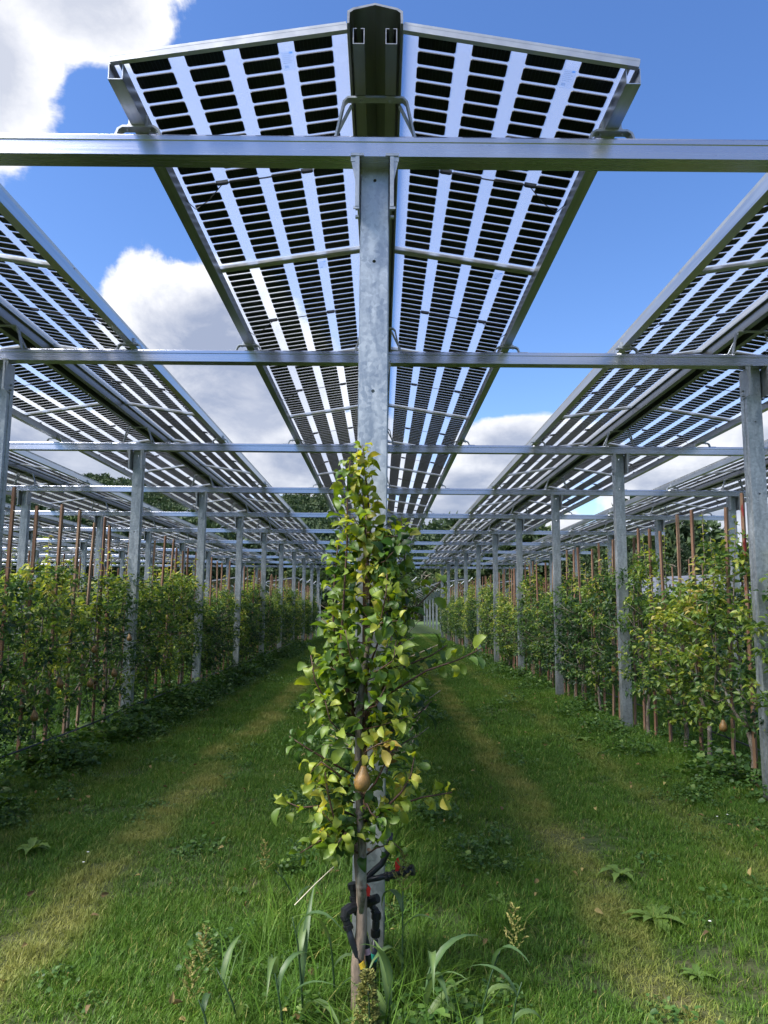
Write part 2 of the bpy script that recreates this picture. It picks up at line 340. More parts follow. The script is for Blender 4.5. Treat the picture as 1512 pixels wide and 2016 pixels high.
ORD[50:59] = ['fifty-' + x for x in ('first', 'second', 'third', 'fourth', 'fifth', 'sixth', 'seventh', 'eighth', 'ninth')]
def nth(i): return 'nearest' if i == 0 else ORD[i] + ' from near end'
def rowname(r):
    if r == 0: return 'middle row'
    a = ['first', 'second', 'third', 'fourth', 'fifth', 'sixth'][abs(r) - 1]
    return '%s row to the %s' % (a, 'left' if r < 0 else 'right')
def np_mesh(name, V, T, mat, tone=None):
    """triangles from arrays, tone = one value per vertex"""
    me = bpy.data.meshes.new(name); nv, nf = len(V), len(T)
    me.vertices.add(nv); me.vertices.foreach_set('co', np.asarray(V, np.float32).ravel())
    me.loops.add(nf * 3); me.loops.foreach_set('vertex_index', np.asarray(T, np.int32).ravel())
    me.polygons.add(nf); me.polygons.foreach_set('loop_start', np.arange(0, nf * 3, 3, dtype=np.int32))
    me.polygons.foreach_set('use_smooth', np.ones(nf, bool))
    me.update(calc_edges=True); me.materials.append(mat)
    if tone is not None:
        at_ = me.attributes.new('tone', 'FLOAT', 'POINT'); at_.data.foreach_set('value', np.asarray(tone, np.float32))
    return me
def frames(d, roll):
    """rotation matrices whose Y axis is d"""
    d = d / np.linalg.norm(d, axis=1, keepdims=True)
    up = np.tile([0, 0, 1.0], (len(d), 1)); up[np.abs(d[:, 2]) > 0.95] = [1, 0, 0]
    x = np.cross(d, up); x /= np.linalg.norm(x, axis=1, keepdims=True); z = np.cross(x, d)
    c, s_ = np.cos(roll)[:, None], np.sin(roll)[:, None]
    return np.stack([x * c + z * s_, d, -x * s_ + z * c], axis=2)
def scatter(TV, TT, P, D, roll, S, tone):
    """copies of a template (TV, TT) at points P with Y axis D; returns arrays"""
    Rm = frames(D, roll); n = len(P); k = len(TV)
    if TV.ndim == 2: loc = np.einsum('nij,kj->nki', Rm, TV)
    else: loc = np.einsum('nij,nkj->nki', Rm, TV); k = TV.shape[1]
    V = loc * S[:, None, None] + P[:, None, :]
    T = TT[None] + (np.arange(n) * k)[:, None, None]
    return V.reshape(-1, 3), T.reshape(-1, 3), np.repeat(tone, k)
def leaf_low(curl=0.35, fold=0.25):
    L, W = 1.0, 0.30
    V = np.array([[0, 0, 0], [0, .5, 0], [0, 1, 0], [-W, .30, 0], [-W * .75, .68, 0], [W, .30, 0], [W * .75, .68, 0]], float)
    V[:, 2] = np.abs(V[:, 0]) * fold * 2 - curl * V[:, 1] ** 2
    T = np.array([[0, 1, 3], [3, 1, 4], [4, 1, 2], [0, 5, 1], [5, 6, 1], [6, 2, 1]])
    return V, T

# ------------------------------------------------------------------ the ground, hills, far wood
def ground_z(x, y): return 0.0
mb = MB(); S_ = 900
mb.add([(-S_, -S_, 0), (S_, -S_, 0), (S_, S_, 0), (-S_, S_, 0)], [(0, 1, 2, 3)])
mb.build('ground', SOIL, kind='structure', label='orchard soil between the tree rows')
azs = [-180, -120, -60, -32, -24, -21, -17, -13.7, -9, -5.2, -1, 4, 8, 11.8, 15, 19, 21.5, 24, 27, 35, 60, 120, 180]
els = [2.0, 3.0, 5.3, 6.0, 6.7, 7.2, 6.5, 6.0, 6.0, 6.3, 5.4, 4.1, 3.8, 3.1, 2.9, 2.5, 1.2, 0.8, 0.7, 1.0, 1.6, 2.0, 2.0]
def ridge(az): return 420 * math.tan(R(float(np.interp(az, azs, els))))
mb = MB(); NR, NA = 14, 180; rr = [100 + 40 * i for i in range(NR)]
for r_ in rr:
    for j in range(NA):
        az = -180 + 360 * j / NA
        t = min(1, max(0, (r_ - 110) / 310)); t = t * t * (3 - 2 * t)
        z = ridge(az) * t * (1 if r_ <= 430 else 1 - (r_ - 430) / 900) - (0.6 if r_ < 120 else 0)
        z += 3.0 * t * math.sin(az * 0.9 + r_ * 0.02) * math.sin(r_ * 0.013 + az * 0.3)
        mb.v.append((r_ * math.sin(R(az)), r_ * math.cos(R(az)), z))
for i in range(NR - 1):
    for j in range(NA): mb.f.append((i * NA + j, i * NA + (j + 1) % NA, (i + 1) * NA + (j + 1) % NA, (i + 1) * NA + j)); mb.mi.append(0)
hill = mb.build('hills', HILL_M, smooth=True, kind='structure', label='low hills around the orchard')

def crown_cloud(n, rx, rz, zc, leaf, lumps=9, seed=0, mat=None, name='crown', tone0=0.35, cone=0.0, dens=0.75):
    """leaf clumps through a crown: lumpy outline, gaps between"""
    g = np.random.default_rng(seed)
    cs = g.normal(size=(lumps, 3)); cs /= np.linalg.norm(cs, axis=1, keepdims=True)
    cs *= g.uniform(0.35, 0.72, (lumps, 1)); cs[:, 2] = cs[:, 2] * 1.0
    if cone: cs[:, :2] *= (1 - cone * (cs[:, 2:3] * 0.5 + 0.5))
    rad = g.uniform(0.25, 0.48, lumps) * (1 - 0.6 * cone)
    k = g.integers(0, lumps, n); d = g.normal(size=(n, 3)); d /= np.linalg.norm(d, axis=1, keepdims=True)
    P = cs[k] + d * rad[k][:, None] * g.uniform(dens, 1.05, (n, 1))
    lt = g.uniform(-0.25, 0.25, lumps)[k]
    P = P * [rx, rx, rz] + [0, 0, zc]
    V0, T0 = leaf_low(0.3, 0.2)
    V, T, t = scatter(V0, T0, P, d + g.normal(0, 0.6, (n, 3)), g.uniform(0, 6.28, n), leaf * g.uniform(0.6, 1.3, n), np.clip(tone0 + lt + g.normal(0, 0.12, n), 0, 1))
    return np_mesh(name, V, T, mat or FOREST_M, t)
def gn_tree(name):
    ng = bpy.data.node_groups.new(name, 'GeometryNodeTree')
    ng.interface.new_socket('Geometry', in_out='INPUT', socket_type='NodeSocketGeometry')
    ng.interface.new_socket('Geometry', in_out='OUTPUT', socket_type='NodeSocketGeometry')
    gi = ng.nodes.new('NodeGroupInput'); go = ng.nodes.new('NodeGroupOutput'); return ng, gi, go
# far wood on the hills
forest = link('forest', crown_cloud(2600, 5.5, 5.5, 7.0, 0.75, 12, 3), kind='stuff', label='dark wood covering the hills')
ng, gi, go = gn_tree('wood_on_hills'); N = ng.nodes.new; Lk = ng.links.new
oi = N('GeometryNodeObjectInfo'); oi.inputs[0].default_value = hill; oi.transform_space = 'RELATIVE'
dp = N('GeometryNodeDistributePointsOnFaces'); dp.inputs['Density'].default_value = 0.019; Lk(oi.outputs['Geometry'], dp.inputs['Mesh'])
ip = N('GeometryNodeInstanceOnPoints'); Lk(dp.outputs['Points'], ip.inputs['Points']); Lk(gi.outputs[0], ip.inputs['Instance'])
rv = N('FunctionNodeRandomValue'); rv.data_type = 'FLOAT_VECTOR'; rv.inputs[0].default_value = (0, 0, 0); rv.inputs[1].default_value = (0.2, 0.2, 6.28)
Lk(rv.outputs[0], ip.inputs['Rotation'])
rs = N('FunctionNodeRandomValue'); rs.data_type = 'FLOAT'; rs.inputs[2].default_value = 0.6; rs.inputs[3].default_value = 1.35
Lk(rs.outputs[1], ip.inputs['Scale']); Lk(ip.outputs[0], go.inputs[0])
forest.modifiers.new('scatter', 'NODES').node_group = ng

# ------------------------------------------------------------------ the steelwork
X0 = -0.045; W = 3.37; HB = 3.75
BEAM_Y = [3.3375] + [6.3375 + 3.75 * k for k in range(10)]
ROWS = list(range(-6, 3))
XEND_L, XEND_R = X0 - 6 * W - 1.5, 8.25
def vis(x, y, m_=2.2):      # may anything at x, y be seen from the photograph's spot or a step beside it
    return y > (abs(x) - m_) / 0.56
# beams: box with a rolled top lip
prof = [(-0.0525, 0), (-0.0525, 0.070), (-0.0565, 0.074), (-0.0565, 0.096), (-0.052, 0.104), (-0.044, 0.107), (0.044, 0.107), (0.0525, 0.100), (0.0525, 0.0)]
for i, y in enumerate(BEAM_Y):
    m_ = MB(); m_.extrude(prof, XEND_L, XEND_R, 'X')
    bm_ = m_.build('cross_beam', ALU, loc=(0, y, HB), label='bright metal cross beam over the posts, %s' % nth(i), cat='beam', group='cross beams carrying the solar canopy')
# post
def post_mesh():
    m_ = MB(); H = HB; w2, t, dep, lip = 0.066, 0.004, 0.11, 0.028
    # web (faces the camera) with round holes
    holes = [0.55, 1.62, 2.62, 3.27, 3.69]
    z = 0.0; segs = []
    for h in holes:
        segs.append((z, h - 0.03, False)); segs.append((h - 0.03, h + 0.03, True)); z = h + 0.03
    segs.append((z, H, False))
    for z0, z1, hole in segs:
        if not hole: m_.box(-w2, w2, 0, t, z0, z1); continue
        zc = (z0 + z1) / 2; n = 16; r_ = 0.0085; hz = 0.03
        for yy in (0, t):
            k = len(m_.v); inner = []; outer = []
            for j in range(n):
                a = 2 * math.pi * j / n; c, s_ = math.cos(a), math.sin(a)
                inner.append((c * r_, yy, zc + s_ * r_)); sc = 1 / max(abs(c), abs(s_))
                outer.append((c * sc * hz, yy, zc + s_ * sc * hz))
            m_.add(inner + outer, [(j, (j + 1) % n, n + (j + 1) % n, n + j) for j in range(n)])
        m_.box(-w2, -hz, 0, t, z0, z1); m_.box(hz, w2, 0, t, z0, z1)
    for s_ in (-1, 1):
        xa, xb = sorted((s_ * w2, s_ * (w2 - t))); m_.box(xa, xb, t, dep, 0, H)
        xa, xb = sorted((s_ * w2, s_ * (w2 - lip))); m_.box(xa, xb, dep, dep + t, 0, H)
        xa, xb = sorted((s_ * (w2 + 0.006), s_ * w2)); m_.box(xa, xb, 0.045, 0.065, 0, H)
    return m_.mesh('post_profile', STEEL)
def bracket_mesh(s_):
    m_ = MB()
    def bx(a, b_, *r): xa, xb = sorted((s_ * a, s_ * b_)); m_.box(xa, xb, *r)
    bx(0.0735, 0.0775, -0.114, 0.09, -0.26, -0.003)          # side plate along the post
    bx(0.0775, 0.092, -0.114, -0.110, -0.26, -0.003)         # front flange
    bx(0.052, 0.115, -0.1165, -0.1105, -0.003, 0.010)        # tab on the beam
    bx(0.0775, 0.115, -0.110, -0.106, -0.030, -0.003)
    bx(0.072, 0.100, -0.112, -0.106, -0.272, -0.260)
    # gusset
    m_.add([(s_ * 0.0775, -0.108, -0.20), (s_ * 0.0775, -0.104, -0.20), (s_ * 0.112, -0.104, -0.03), (s_ * 0.112, -0.108, -0.03), (s_ * 0.0775, -0.108, -0.03), (s_ * 0.0775, -0.104, -0.03)],
           [(0, 3, 4), (1, 5, 2), (0, 1, 2, 3), (3, 2, 5, 4)])
    for z in (-0.19, -0.235): m_.tube([(s_ * 0.0775, 0.03, z), (s_ * 0.095, 0.03, z)], 0.011, 6)
    return m_.mesh('post_bracket', BRACK)
PM = post_mesh(); BM = {-1: bracket_mesh(-1), 1: bracket_mesh(1)}
for r_ in ROWS:
    for i, y in enumerate(BEAM_Y):
        x = X0 + r_ * W
        if not vis(x, y) or (r_ != 0 and i == 0 and abs(r_) > 1): continue
        p = empty('steel_post', (x, y + 0.0525, 0), 'galvanised steel post with round holes, %s, %s' % (rowname(r_), nth(i)), 'post', 'steel posts of the solar canopy')
        link('post_profile', PM, p)
        for s_ in (-1, 1): link('post_bracket', BM[s_], p, (0, 0, HB))
# rails, ridge cap
YA, YB = 2.985, 2.985 + 2.07 * 18
TILT = math.atan2(0.17, 1.05)
def chan(w2, h, t=0.004):     # hollow channel with an open slot on top
    return [(-w2, 0), (w2, 0), (w2, h), (w2 * 0.35, h), (w2 * 0.35, h - t), (w2 - t, h - t), (w2 - t, t), (-w2 + t, t), (-w2 + t, h - t), (-w2 * 0.35, h - t), (-w2 * 0.35, h), (-w2, h)]
EAVE_Z = HB + 0.107 + 0.068; RIDGE_Z = HB + 0.107 + 0.235
m_ = MB(); m_.extrude(chan(0.033, 0.078), YA + 0.02, YB, 'Y'); EAVE = m_.mesh('eave_rail', RAILM)
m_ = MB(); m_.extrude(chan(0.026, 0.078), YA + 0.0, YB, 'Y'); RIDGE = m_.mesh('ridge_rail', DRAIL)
m_ = MB(); pr = [(-0.125, 0.0), (-0.115, 0.0), (-0.113, 0.052), (-0.095, 0.066), (0, 0.090), (0.095, 0.066), (0.113, 0.052), (0.115, 0.0), (0.125, 0.0), (0.124, 0.060), (0.10, 0.076), (0, 0.100), (-0.10, 0.076), (-0.124, 0.060)]
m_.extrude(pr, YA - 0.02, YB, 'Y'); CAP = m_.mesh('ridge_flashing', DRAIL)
# hooks on the beams
def strap(m_, pts, w2=0.022, t=0.011):
    """bent flat bar: pts in x, z"""
    n = len(pts); off = []
    for i in range(n):
        a = Vector(pts[max(i - 1, 0)]); c = Vector(pts[min(i + 1, n - 1)]); d = (c - a).normalized(); off.append(Vector((-d.y, d.x)) * t)
    k = len(m_.v)
    for i, (x, z) in enumerate(pts):
        for yy in (-w2, w2):
            m_.v.append((x, yy, z)); m_.v.append((x + off[i].x, yy, z + off[i].y))
    for i in range(n - 1):
        a = k + i * 4; c = a + 4
        for q in ((a, c, c + 1, a + 1), (a + 2, a + 3, c + 3, c + 2), (a, a + 2, c + 2, c), (a + 1, c + 1, c + 3, a + 3)): m_.f.append(q); m_.mi.append(0)
    for a in (k, k + (n - 1) * 4): m_.f.append((a, a + 1, a + 3, a + 2)); m_.mi.append(0)
m_ = MB(); strap(m_, [(-0.185, 0.001), (-0.112, 0.001), (-0.104, 0.010), (-0.092, 0.045), (-0.075, 0.056), (0.075, 0.056), (0.092, 0.045), (0.104, 0.010), (0.112, 0.001), (0.185, 0.001)])
for x in (-0.055, 0.055): m_.tube([(x, 0, 0.045), (x, 0, 0.082)], 0.007, 6)
m_.box(-0.048, -0.034, -0.02, 0.02, 0.068, 0.115); m_.box(0.034, 0.048, -0.02, 0.02, 0.068, 0.115)
EHOOK = m_.mesh('eave_hook', BRACK)
m_ = MB(); strap(m_, [(-0.255, 0.001), (-0.20, 0.001), (-0.190, 0.012), (-0.150, 0.205), (-0.135, 0.222), (0, 0.224), (0.135, 0.222), (0.150, 0.205), (0.190, 0.012), (0.20, 0.001), (0.255, 0.001)], 0.02, 0.010)
for s_ in (-1, 1):
    m_.tube([(s_ * 0.12, 0.03, 0.215), (s_ * 0.225, 0.05, 0.004)], 0.009, 6)
    m_.tube([(s_ * 0.07, 0, 0.21), (s_ * 0.07, 0, 0.24)], 0.007, 6)
RHOOK = m_.mesh('ridge_hook', BRACK)
for r_ in ROWS:
    x = X0 + r_ * W
    for s_, nm in ((-1, 'left'), (1, 'right')):
        link('eave_rail', EAVE, None, (x + s_ * 1.155, 0, EAVE_Z), 'long metal channel under the %s edge of the canopy, %s' % (nm, rowname(r_)), 'rail', 'long rails of the canopy')
        link('ridge_rail', RIDGE, None, (x + s_ * 0.073, 0, RIDGE_Z), 'long shade-darkened channel %s of the ridge under the canopy, %s' % (nm, rowname(r_)), 'rail', 'long rails of the canopy')
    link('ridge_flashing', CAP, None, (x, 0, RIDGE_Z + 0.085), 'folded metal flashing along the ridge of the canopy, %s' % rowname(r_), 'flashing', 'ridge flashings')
    for i, y in enumerate(BEAM_Y):
        if not vis(x, y) or y > 38: continue
        for s_, nm in ((-1, 'left'), (1, 'right')):
            if r_ in (-6, -5) : continue
            link('rail_bracket', EHOOK, None, (x + s_ * 1.155, y, HB + 0.107), 'hat shaped bracket holding the %s rail on the %s beam, %s' % (nm, 'nearest' if i == 0 else ORD[i], rowname(r_)), 'bracket', 'hat shaped rail brackets on the beams')
        link('ridge_bracket', RHOOK, None, (x, y, HB + 0.107), 'tall bent strap holding the ridge on the %s beam, %s' % ('nearest' if i == 0 else ORD[i], rowname(r_)), 'bracket', 'tall ridge straps on the beams')

# ------------------------------------------------------------------ solar panels
PW, PL = 1.065, 2.05          # across the slope, along the row
PX = 0.655; PZ = (EAVE_Z + 0.080 + RIDGE_Z + 0.085) / 2 + 0.016
def tiltm(s_): return Matrix.Rotation(s_ * TILT, 4, 'Y')     # s_=+1: falls towards +x
CW, CH, PITCHU, PITCHV = 0.176, 0.0815, 0.250, 0.0995
def cell_uv():
    out_ = []
    for c in range(4):
        for k in range(20): out_.append(((c - 1.5) * PITCHU, (k - 9.5) * PITCHV + 0.0))
    return out_
def cell_mb(m_, cu, cv, M, rnd=True):
    a, c, k = CW / 2, CH / 2, 0.008
    pts = [(-a + k, -c), (a - k, -c), (a, -c + k), (a, c - k), (a - k, c), (-a + k, c), (-a, c - k), (-a, -c + k)] if rnd else [(-a, -c), (a, -c), (a, c), (-a, c)]
    n = len(pts); vs = [M @ Vector((cu + x, cv + y, z)) for z in (0.0012, 0.0048) for x, y in pts]
    m_.add(vs, [tuple(range(n))[::-1], tuple(range(n, 2 * n))] + [(j, (j + 1) % n, n + (j + 1) % n, n + j) for j in range(n)])
PANEL = {}
for s_ in (-1, 1):
    M = tiltm(s_); d = {}
    m_ = MB(); m_.box(-PW / 2, PW / 2, -PL / 2, PL / 2, 0, 0.006, M=M); d['glass'] = m_.mesh('glass', GLASS)
    m_ = MB(); h = PL / 2; w2 = PW / 2
    # end bars hang under the glass and carry a rounded lip
    for e in (-1, 1):
        y0, y1 = sorted((e * (h + 0.008), e * (h - 0.016)))
        m_.box(-w2, w2, y0, y1, -0.028, -0.001, M=M); m_.box(-w2, w2, *sorted((e * (h + 0.0085), e * (h + 0.002))), -0.001, 0.012, M=M)
        ya, yb = sorted((e * (h - 0.016), e * (h - 0.021))); m_.box(-w2, w2, ya, yb, -0.024, -0.006, M=M)
    for e in (-1, 1):
        x0, x1 = sorted((e * (w2 + 0.004), e * (w2 + 0.0005))); m_.box(x0, x1, -h, h, -0.012, 0.010, M=M)
    d['frame'] = m_.mesh('frame', FRAMEM)
    m_ = MB()
    for u, v in cell_uv(): cell_mb(m_, u, v, M)
    d['cells'] = m_.mesh('solar_cells', CELL)
    m_ = MB(); cell_mb(m_, 0, 0, M); d['cell'] = m_.mesh('solar_cell', CELL)
    # junction boxes in the clear strips, with thin cables between
    e = s_      # eave side is +e*u
    m_ = MB(); m_.box(-0.035, 0.035, -0.010, 0.010, -0.018, -0.001, M=M); m_.box(-0.028, 0.028, -0.007, 0.007, -0.023, -0.018, M=M); d['jbox'] = m_.mesh('junction_box', BLACK)
    m_ = MB()
    def P_(u, v, z): return M @ Vector((u, v, z))
    for q in (-0.004, 0.004): m_.tube([P_(e * 0.39, q, -0.010), P_(e * 0.25, q, -0.013), P_(0.0, q + 0.004, -0.015), P_(-e * 0.25, q, -0.010)], 0.0022, 5)
    m_.tube([P_(e * 0.25, 0.01, -0.012), P_(e * 0.36, 0.13, -0.03), P_(e * 0.45, 0.16, -0.055), P_(e * 0.49, 0.04, -0.05), P_(e * 0.495, -0.10, -0.03)], 0.003, 5)
    m_.tube([P_(e * 0.497, -1.0, -0.020), P_(e * 0.497, -0.5, -0.030), P_(e * 0.495, -0.1, -0.026), P_(e * 0.497, 0.4, -0.032), P_(e * 0.497, 1.0, -0.020)], 0.003, 5)
    for vv in (-0.62, 0.55): m_.box(e * 0.497 - 0.012, e * 0.497 + 0.012, vv - 0.006, vv + 0.006, -0.034, -0.0015, M=M)
    d['cable'] = m_.mesh('cable', CABLEM)
    m_ = MB(); su = 0.25 if s_ > 0 else 0.25
    m_.box(-0.030, 0.030, -0.06, 0.06, -0.0012, -0.0004, 0, M=M)
    for k in range(6): m_.box(-0.024, 0.020 - 0.008 * (k % 2), -0.05 + 0.012 * k, -0.047 + 0.012 * k, -0.0018, -0.0013, 1, M=M)
    m_.box(-0.022, -0.002, 0.026, 0.044, -0.0018, -0.0013, 1, M=M); m_.box(0.010, 0.024, -0.056, -0.046, -0.0019, -0.0013, 2, M=M)
    d['sticker'] = m_.mesh('label_sticker', [STICK, STICKG, STICKB])
    PANEL[s_] = d
def place_panel(r_, s_, p):
    x = X0 + r_ * W; y = YA + 2.07 * p + PL / 2 + 0.01; d = PANEL[s_]
    side = 'left' if s_ < 0 else 'right'
    o_ = empty('solar_panel', (x + s_ * PX, y, PZ), 'see-through solar panel, %s slope, %s, %s' % (side, rowname(r_), nth(p)), 'solar panel', 'see-through solar panels of the canopy')
    link('glass', d['glass'], o_); link('frame', d['frame'], o_)
    single = (r_ == 0 and p < 4) or (abs(r_) == 1 and 1 <= p < 4)
    if single:
        M = tiltm(s_)
        for u, v in cell_uv(): link('solar_cell', d['cell'], o_, M @ Vector((u, v, 0)))
    else:
        c = link('solar_cells', d['cells'], o_); c['kind'] = 'stuff'
    if y < 26:
        M = tiltm(s_)
        link('junction_box', d['jbox'], o_, M @ Vector((s_ * 0.25, 0, 0))); link('junction_box', d['jbox'], o_, M @ Vector((-s_ * 0.25, 0, 0)))
        link('cable', d['cable'], o_)
    if y < 14:
        M = tiltm(s_); link('label_sticker', d['sticker'], o_, M @ Vector((0.25, -0.86, 0)))
cand = []
for r_ in ROWS:
    for p in range(18):
        x = X0 + r_ * W; y = YA + 2.07 * p + 1
        if vis(x, y, 1.9 + (1.0 if abs(r_) < 3 else 0)): cand.append((y, r_, p))
cand.sort()
for y, r_, p in cand[:148]:
    for s_ in (-1, 1): place_panel(r_, s_, p)
rest = cand[148:]
if rest:       # the farthest panels, past the limit for single ones
    def joined(key, mat, name):
        m_ = MB(); 
        for y, r_, p in rest:
            for s_ in (-1, 1):
                me = PANEL[s_][key]; off = Vector((X0 + r_ * W + s_ * PX, YA + 2.07 * p + PL / 2 + 0.01, PZ))
                m_.add([v.co + off for v in me.vertices], [tuple(f.vertices) for f in me.polygons])
        return m_.mesh(name, mat)
    root = empty('distant_panels', (0, 30, 0), 'farthest solar panels at the back of the canopy', 'solar panels'); root['kind'] = 'stuff'
    for key, mat, nm in (('glass', GLASS, 'glass'), ('frame', FRAMEM, 'frame'), ('cells', CELL, 'solar_cells')):
        q = link(nm, joined(key, mat, nm), root); q['kind'] = 'stuff'

# ------------------------------------------------------------------ second array behind: posts with V braces
m_ = MB(); YF = 43.5; LF = 30.0
m_.box(-0.85, 0.85, 0, LF, 0, 0.05, M=Matrix.Rotation(R(-8), 4, 'Y')); FARP = m_.mesh('panel_sheet', CELL)
m_ = MB(); M = Matrix.Rotation(R(-8), 4, 'Y')
for k in range(0, 17): m_.box(-0.87, 0.87, k * 1.85, k * 1.85 + 0.10, -0.06, -0.002, M=M)
for u in (-0.87, -0.3, 0.25, 0.81): m_.box(u, u + 0.06, 0, LF, -0.05, -0.003, M=M)
FARF = m_.mesh('support_frame', FRAMEM)
m_ = MB(); m_.box(-0.07, 0.07, -0.05, 0.05, 0, 2.75); m_.box(-0.15, 0.15, -0.08, 0.08, 2.5, 2.8); FARPOST = m_.mesh('post', STEEL)
m_ = MB(); m_.tube([(0, 0, 2.3), (-1.3, 0, 3.1)], 0.03, 6); m_.tube([(0, 0, 2.3), (1.3, 0, 3.45)], 0.03, 6); m_.tube([(0, 0, 2.4), (0, 1.6, 3.2)], 0.025, 6); m_.tube([(0, 0, 2.4), (0, -1.6, 3.2)], 0.025, 6); FARB = m_.mesh('brace', FRAMEM)
for k, r_ in enumerate(range(-6, 3)):
    x = X0 + r_ * W + 0.9
    root = empty('braced_panel_row', (x, YF, 0), 'distant solar row on braced posts beyond the %s' % rowname(r_), 'solar array', 'braced solar rows behind the canopy')
    link('panel_sheet', FARP, root, (0, 0, 3.25)); link('support_frame', FARF, root, (0, 0, 3.25))
    for q in range(8): link('post', FARPOST, root, (0, 1 + q * 3.9, 0)); link('brace', FARB, root, (0, 1 + q * 3.9, 0))

# ------------------------------------------------------------------ orchard: stakes, trees, wires, drip lines
m_ = MB(); m_.extrude([(-0.014, 0), (0.014, 0), (0.014, 0.028), (-0.014, 0.028)], 0, 1, 'Y'); 
def stake_mesh(mat, red=False):
    m_ = MB(); a = 0.0145
    zs = [0, 0.9, 1.8, 2.60, 2.68]; wd = [1, 1.02, 0.98, 1.0, 0.88]; k = 0
    for z, q in zip(zs, wd):
        for sx, sy in ((-1, -1), (1, -1), (1, 1), (-1, 1)): m_.v.append((sx * a * q, sy * a * q, z))
    for i in range(4):
        for j in range(4): m_.f.append((i * 4 + j, i * 4 + (j + 1) % 4, i * 4 + 4 + (j + 1) % 4, i * 4 + 4 + j)); m_.mi.append(0)
    m_.f.append((16, 17, 18, 19)); m_.mi.append(0)
    return m_.mesh('wooden_stake', mat)
STK = stake_mesh(STAKE); RSTK = stake_mesh(REDSTAKE)
stakes = []
Ls = [4.1, 4.7, 5.3, 5.9, 6.45, 7.0, 7.5, 8.0, 8.45, 8.9, 9.35]; Rs = [4.2, 4.9, 5.5, 6.1, 6.65, 6.97, 7.4, 8.2, 8.65, 9.1, 9.5]
for r_ in (-1, 1, -2, 2, -3, -4, 0):
    base = (Ls if r_ < 0 else Rs) if r_ else [3.9, 4.6]
    ys = list(base); y = ys[-1]
    while y < 39: y += random.uniform(0.42, 0.62) if abs(r_) < 2 else random.uniform(0.7, 1.0); ys.append(y)
    for i, y in enumerate(ys):
        if r_ == 0 and y > 12: continue
        x = X0 + r_ * W + random.uniform(-0.04, 0.04) + 0.14 * (r_ > 0) - 0.14 * (r_ < 0)
        if vis(x, y, 1.2): stakes.append((y + (abs(r_) > 1) * 8, y, x, r_, i))
stakes.sort()
m_ = MB(); nred = 0
for n_, (q, y, x, r_, i) in enumerate(stakes):
    tx, ty, rz, sz = random.gauss(0, 0.014), random.gauss(0, 0.014), random.uniform(0, 1.5), random.uniform(0.96, 1.02)
    if n_ < 290:
        red = (r_ == 1 and abs(y - 6.97) < 1e-6)
        o_ = link('wooden_stake', RSTK if red else STK, None, (x, y, 0), ('wooden stake with red paint marks, %s' % rowname(r_)) if red else
                  'slim reddish wooden stake standing in the %s, %s' % (rowname(r_), nth(i)), 'stake', 'wooden stakes along the tree rows')
        o_.rotation_euler = (tx, ty, rz); o_.scale = (1, 1, sz)
    else:
        m_.box(x - 0.016, x + 0.016, y - 0.016, y + 0.016, 0, 2.68 * sz, M=None)
if m_.v: m_.build('distant_stakes', STAKE, kind='stuff', label='farthest wooden stakes in the orchard', cat='stakes')

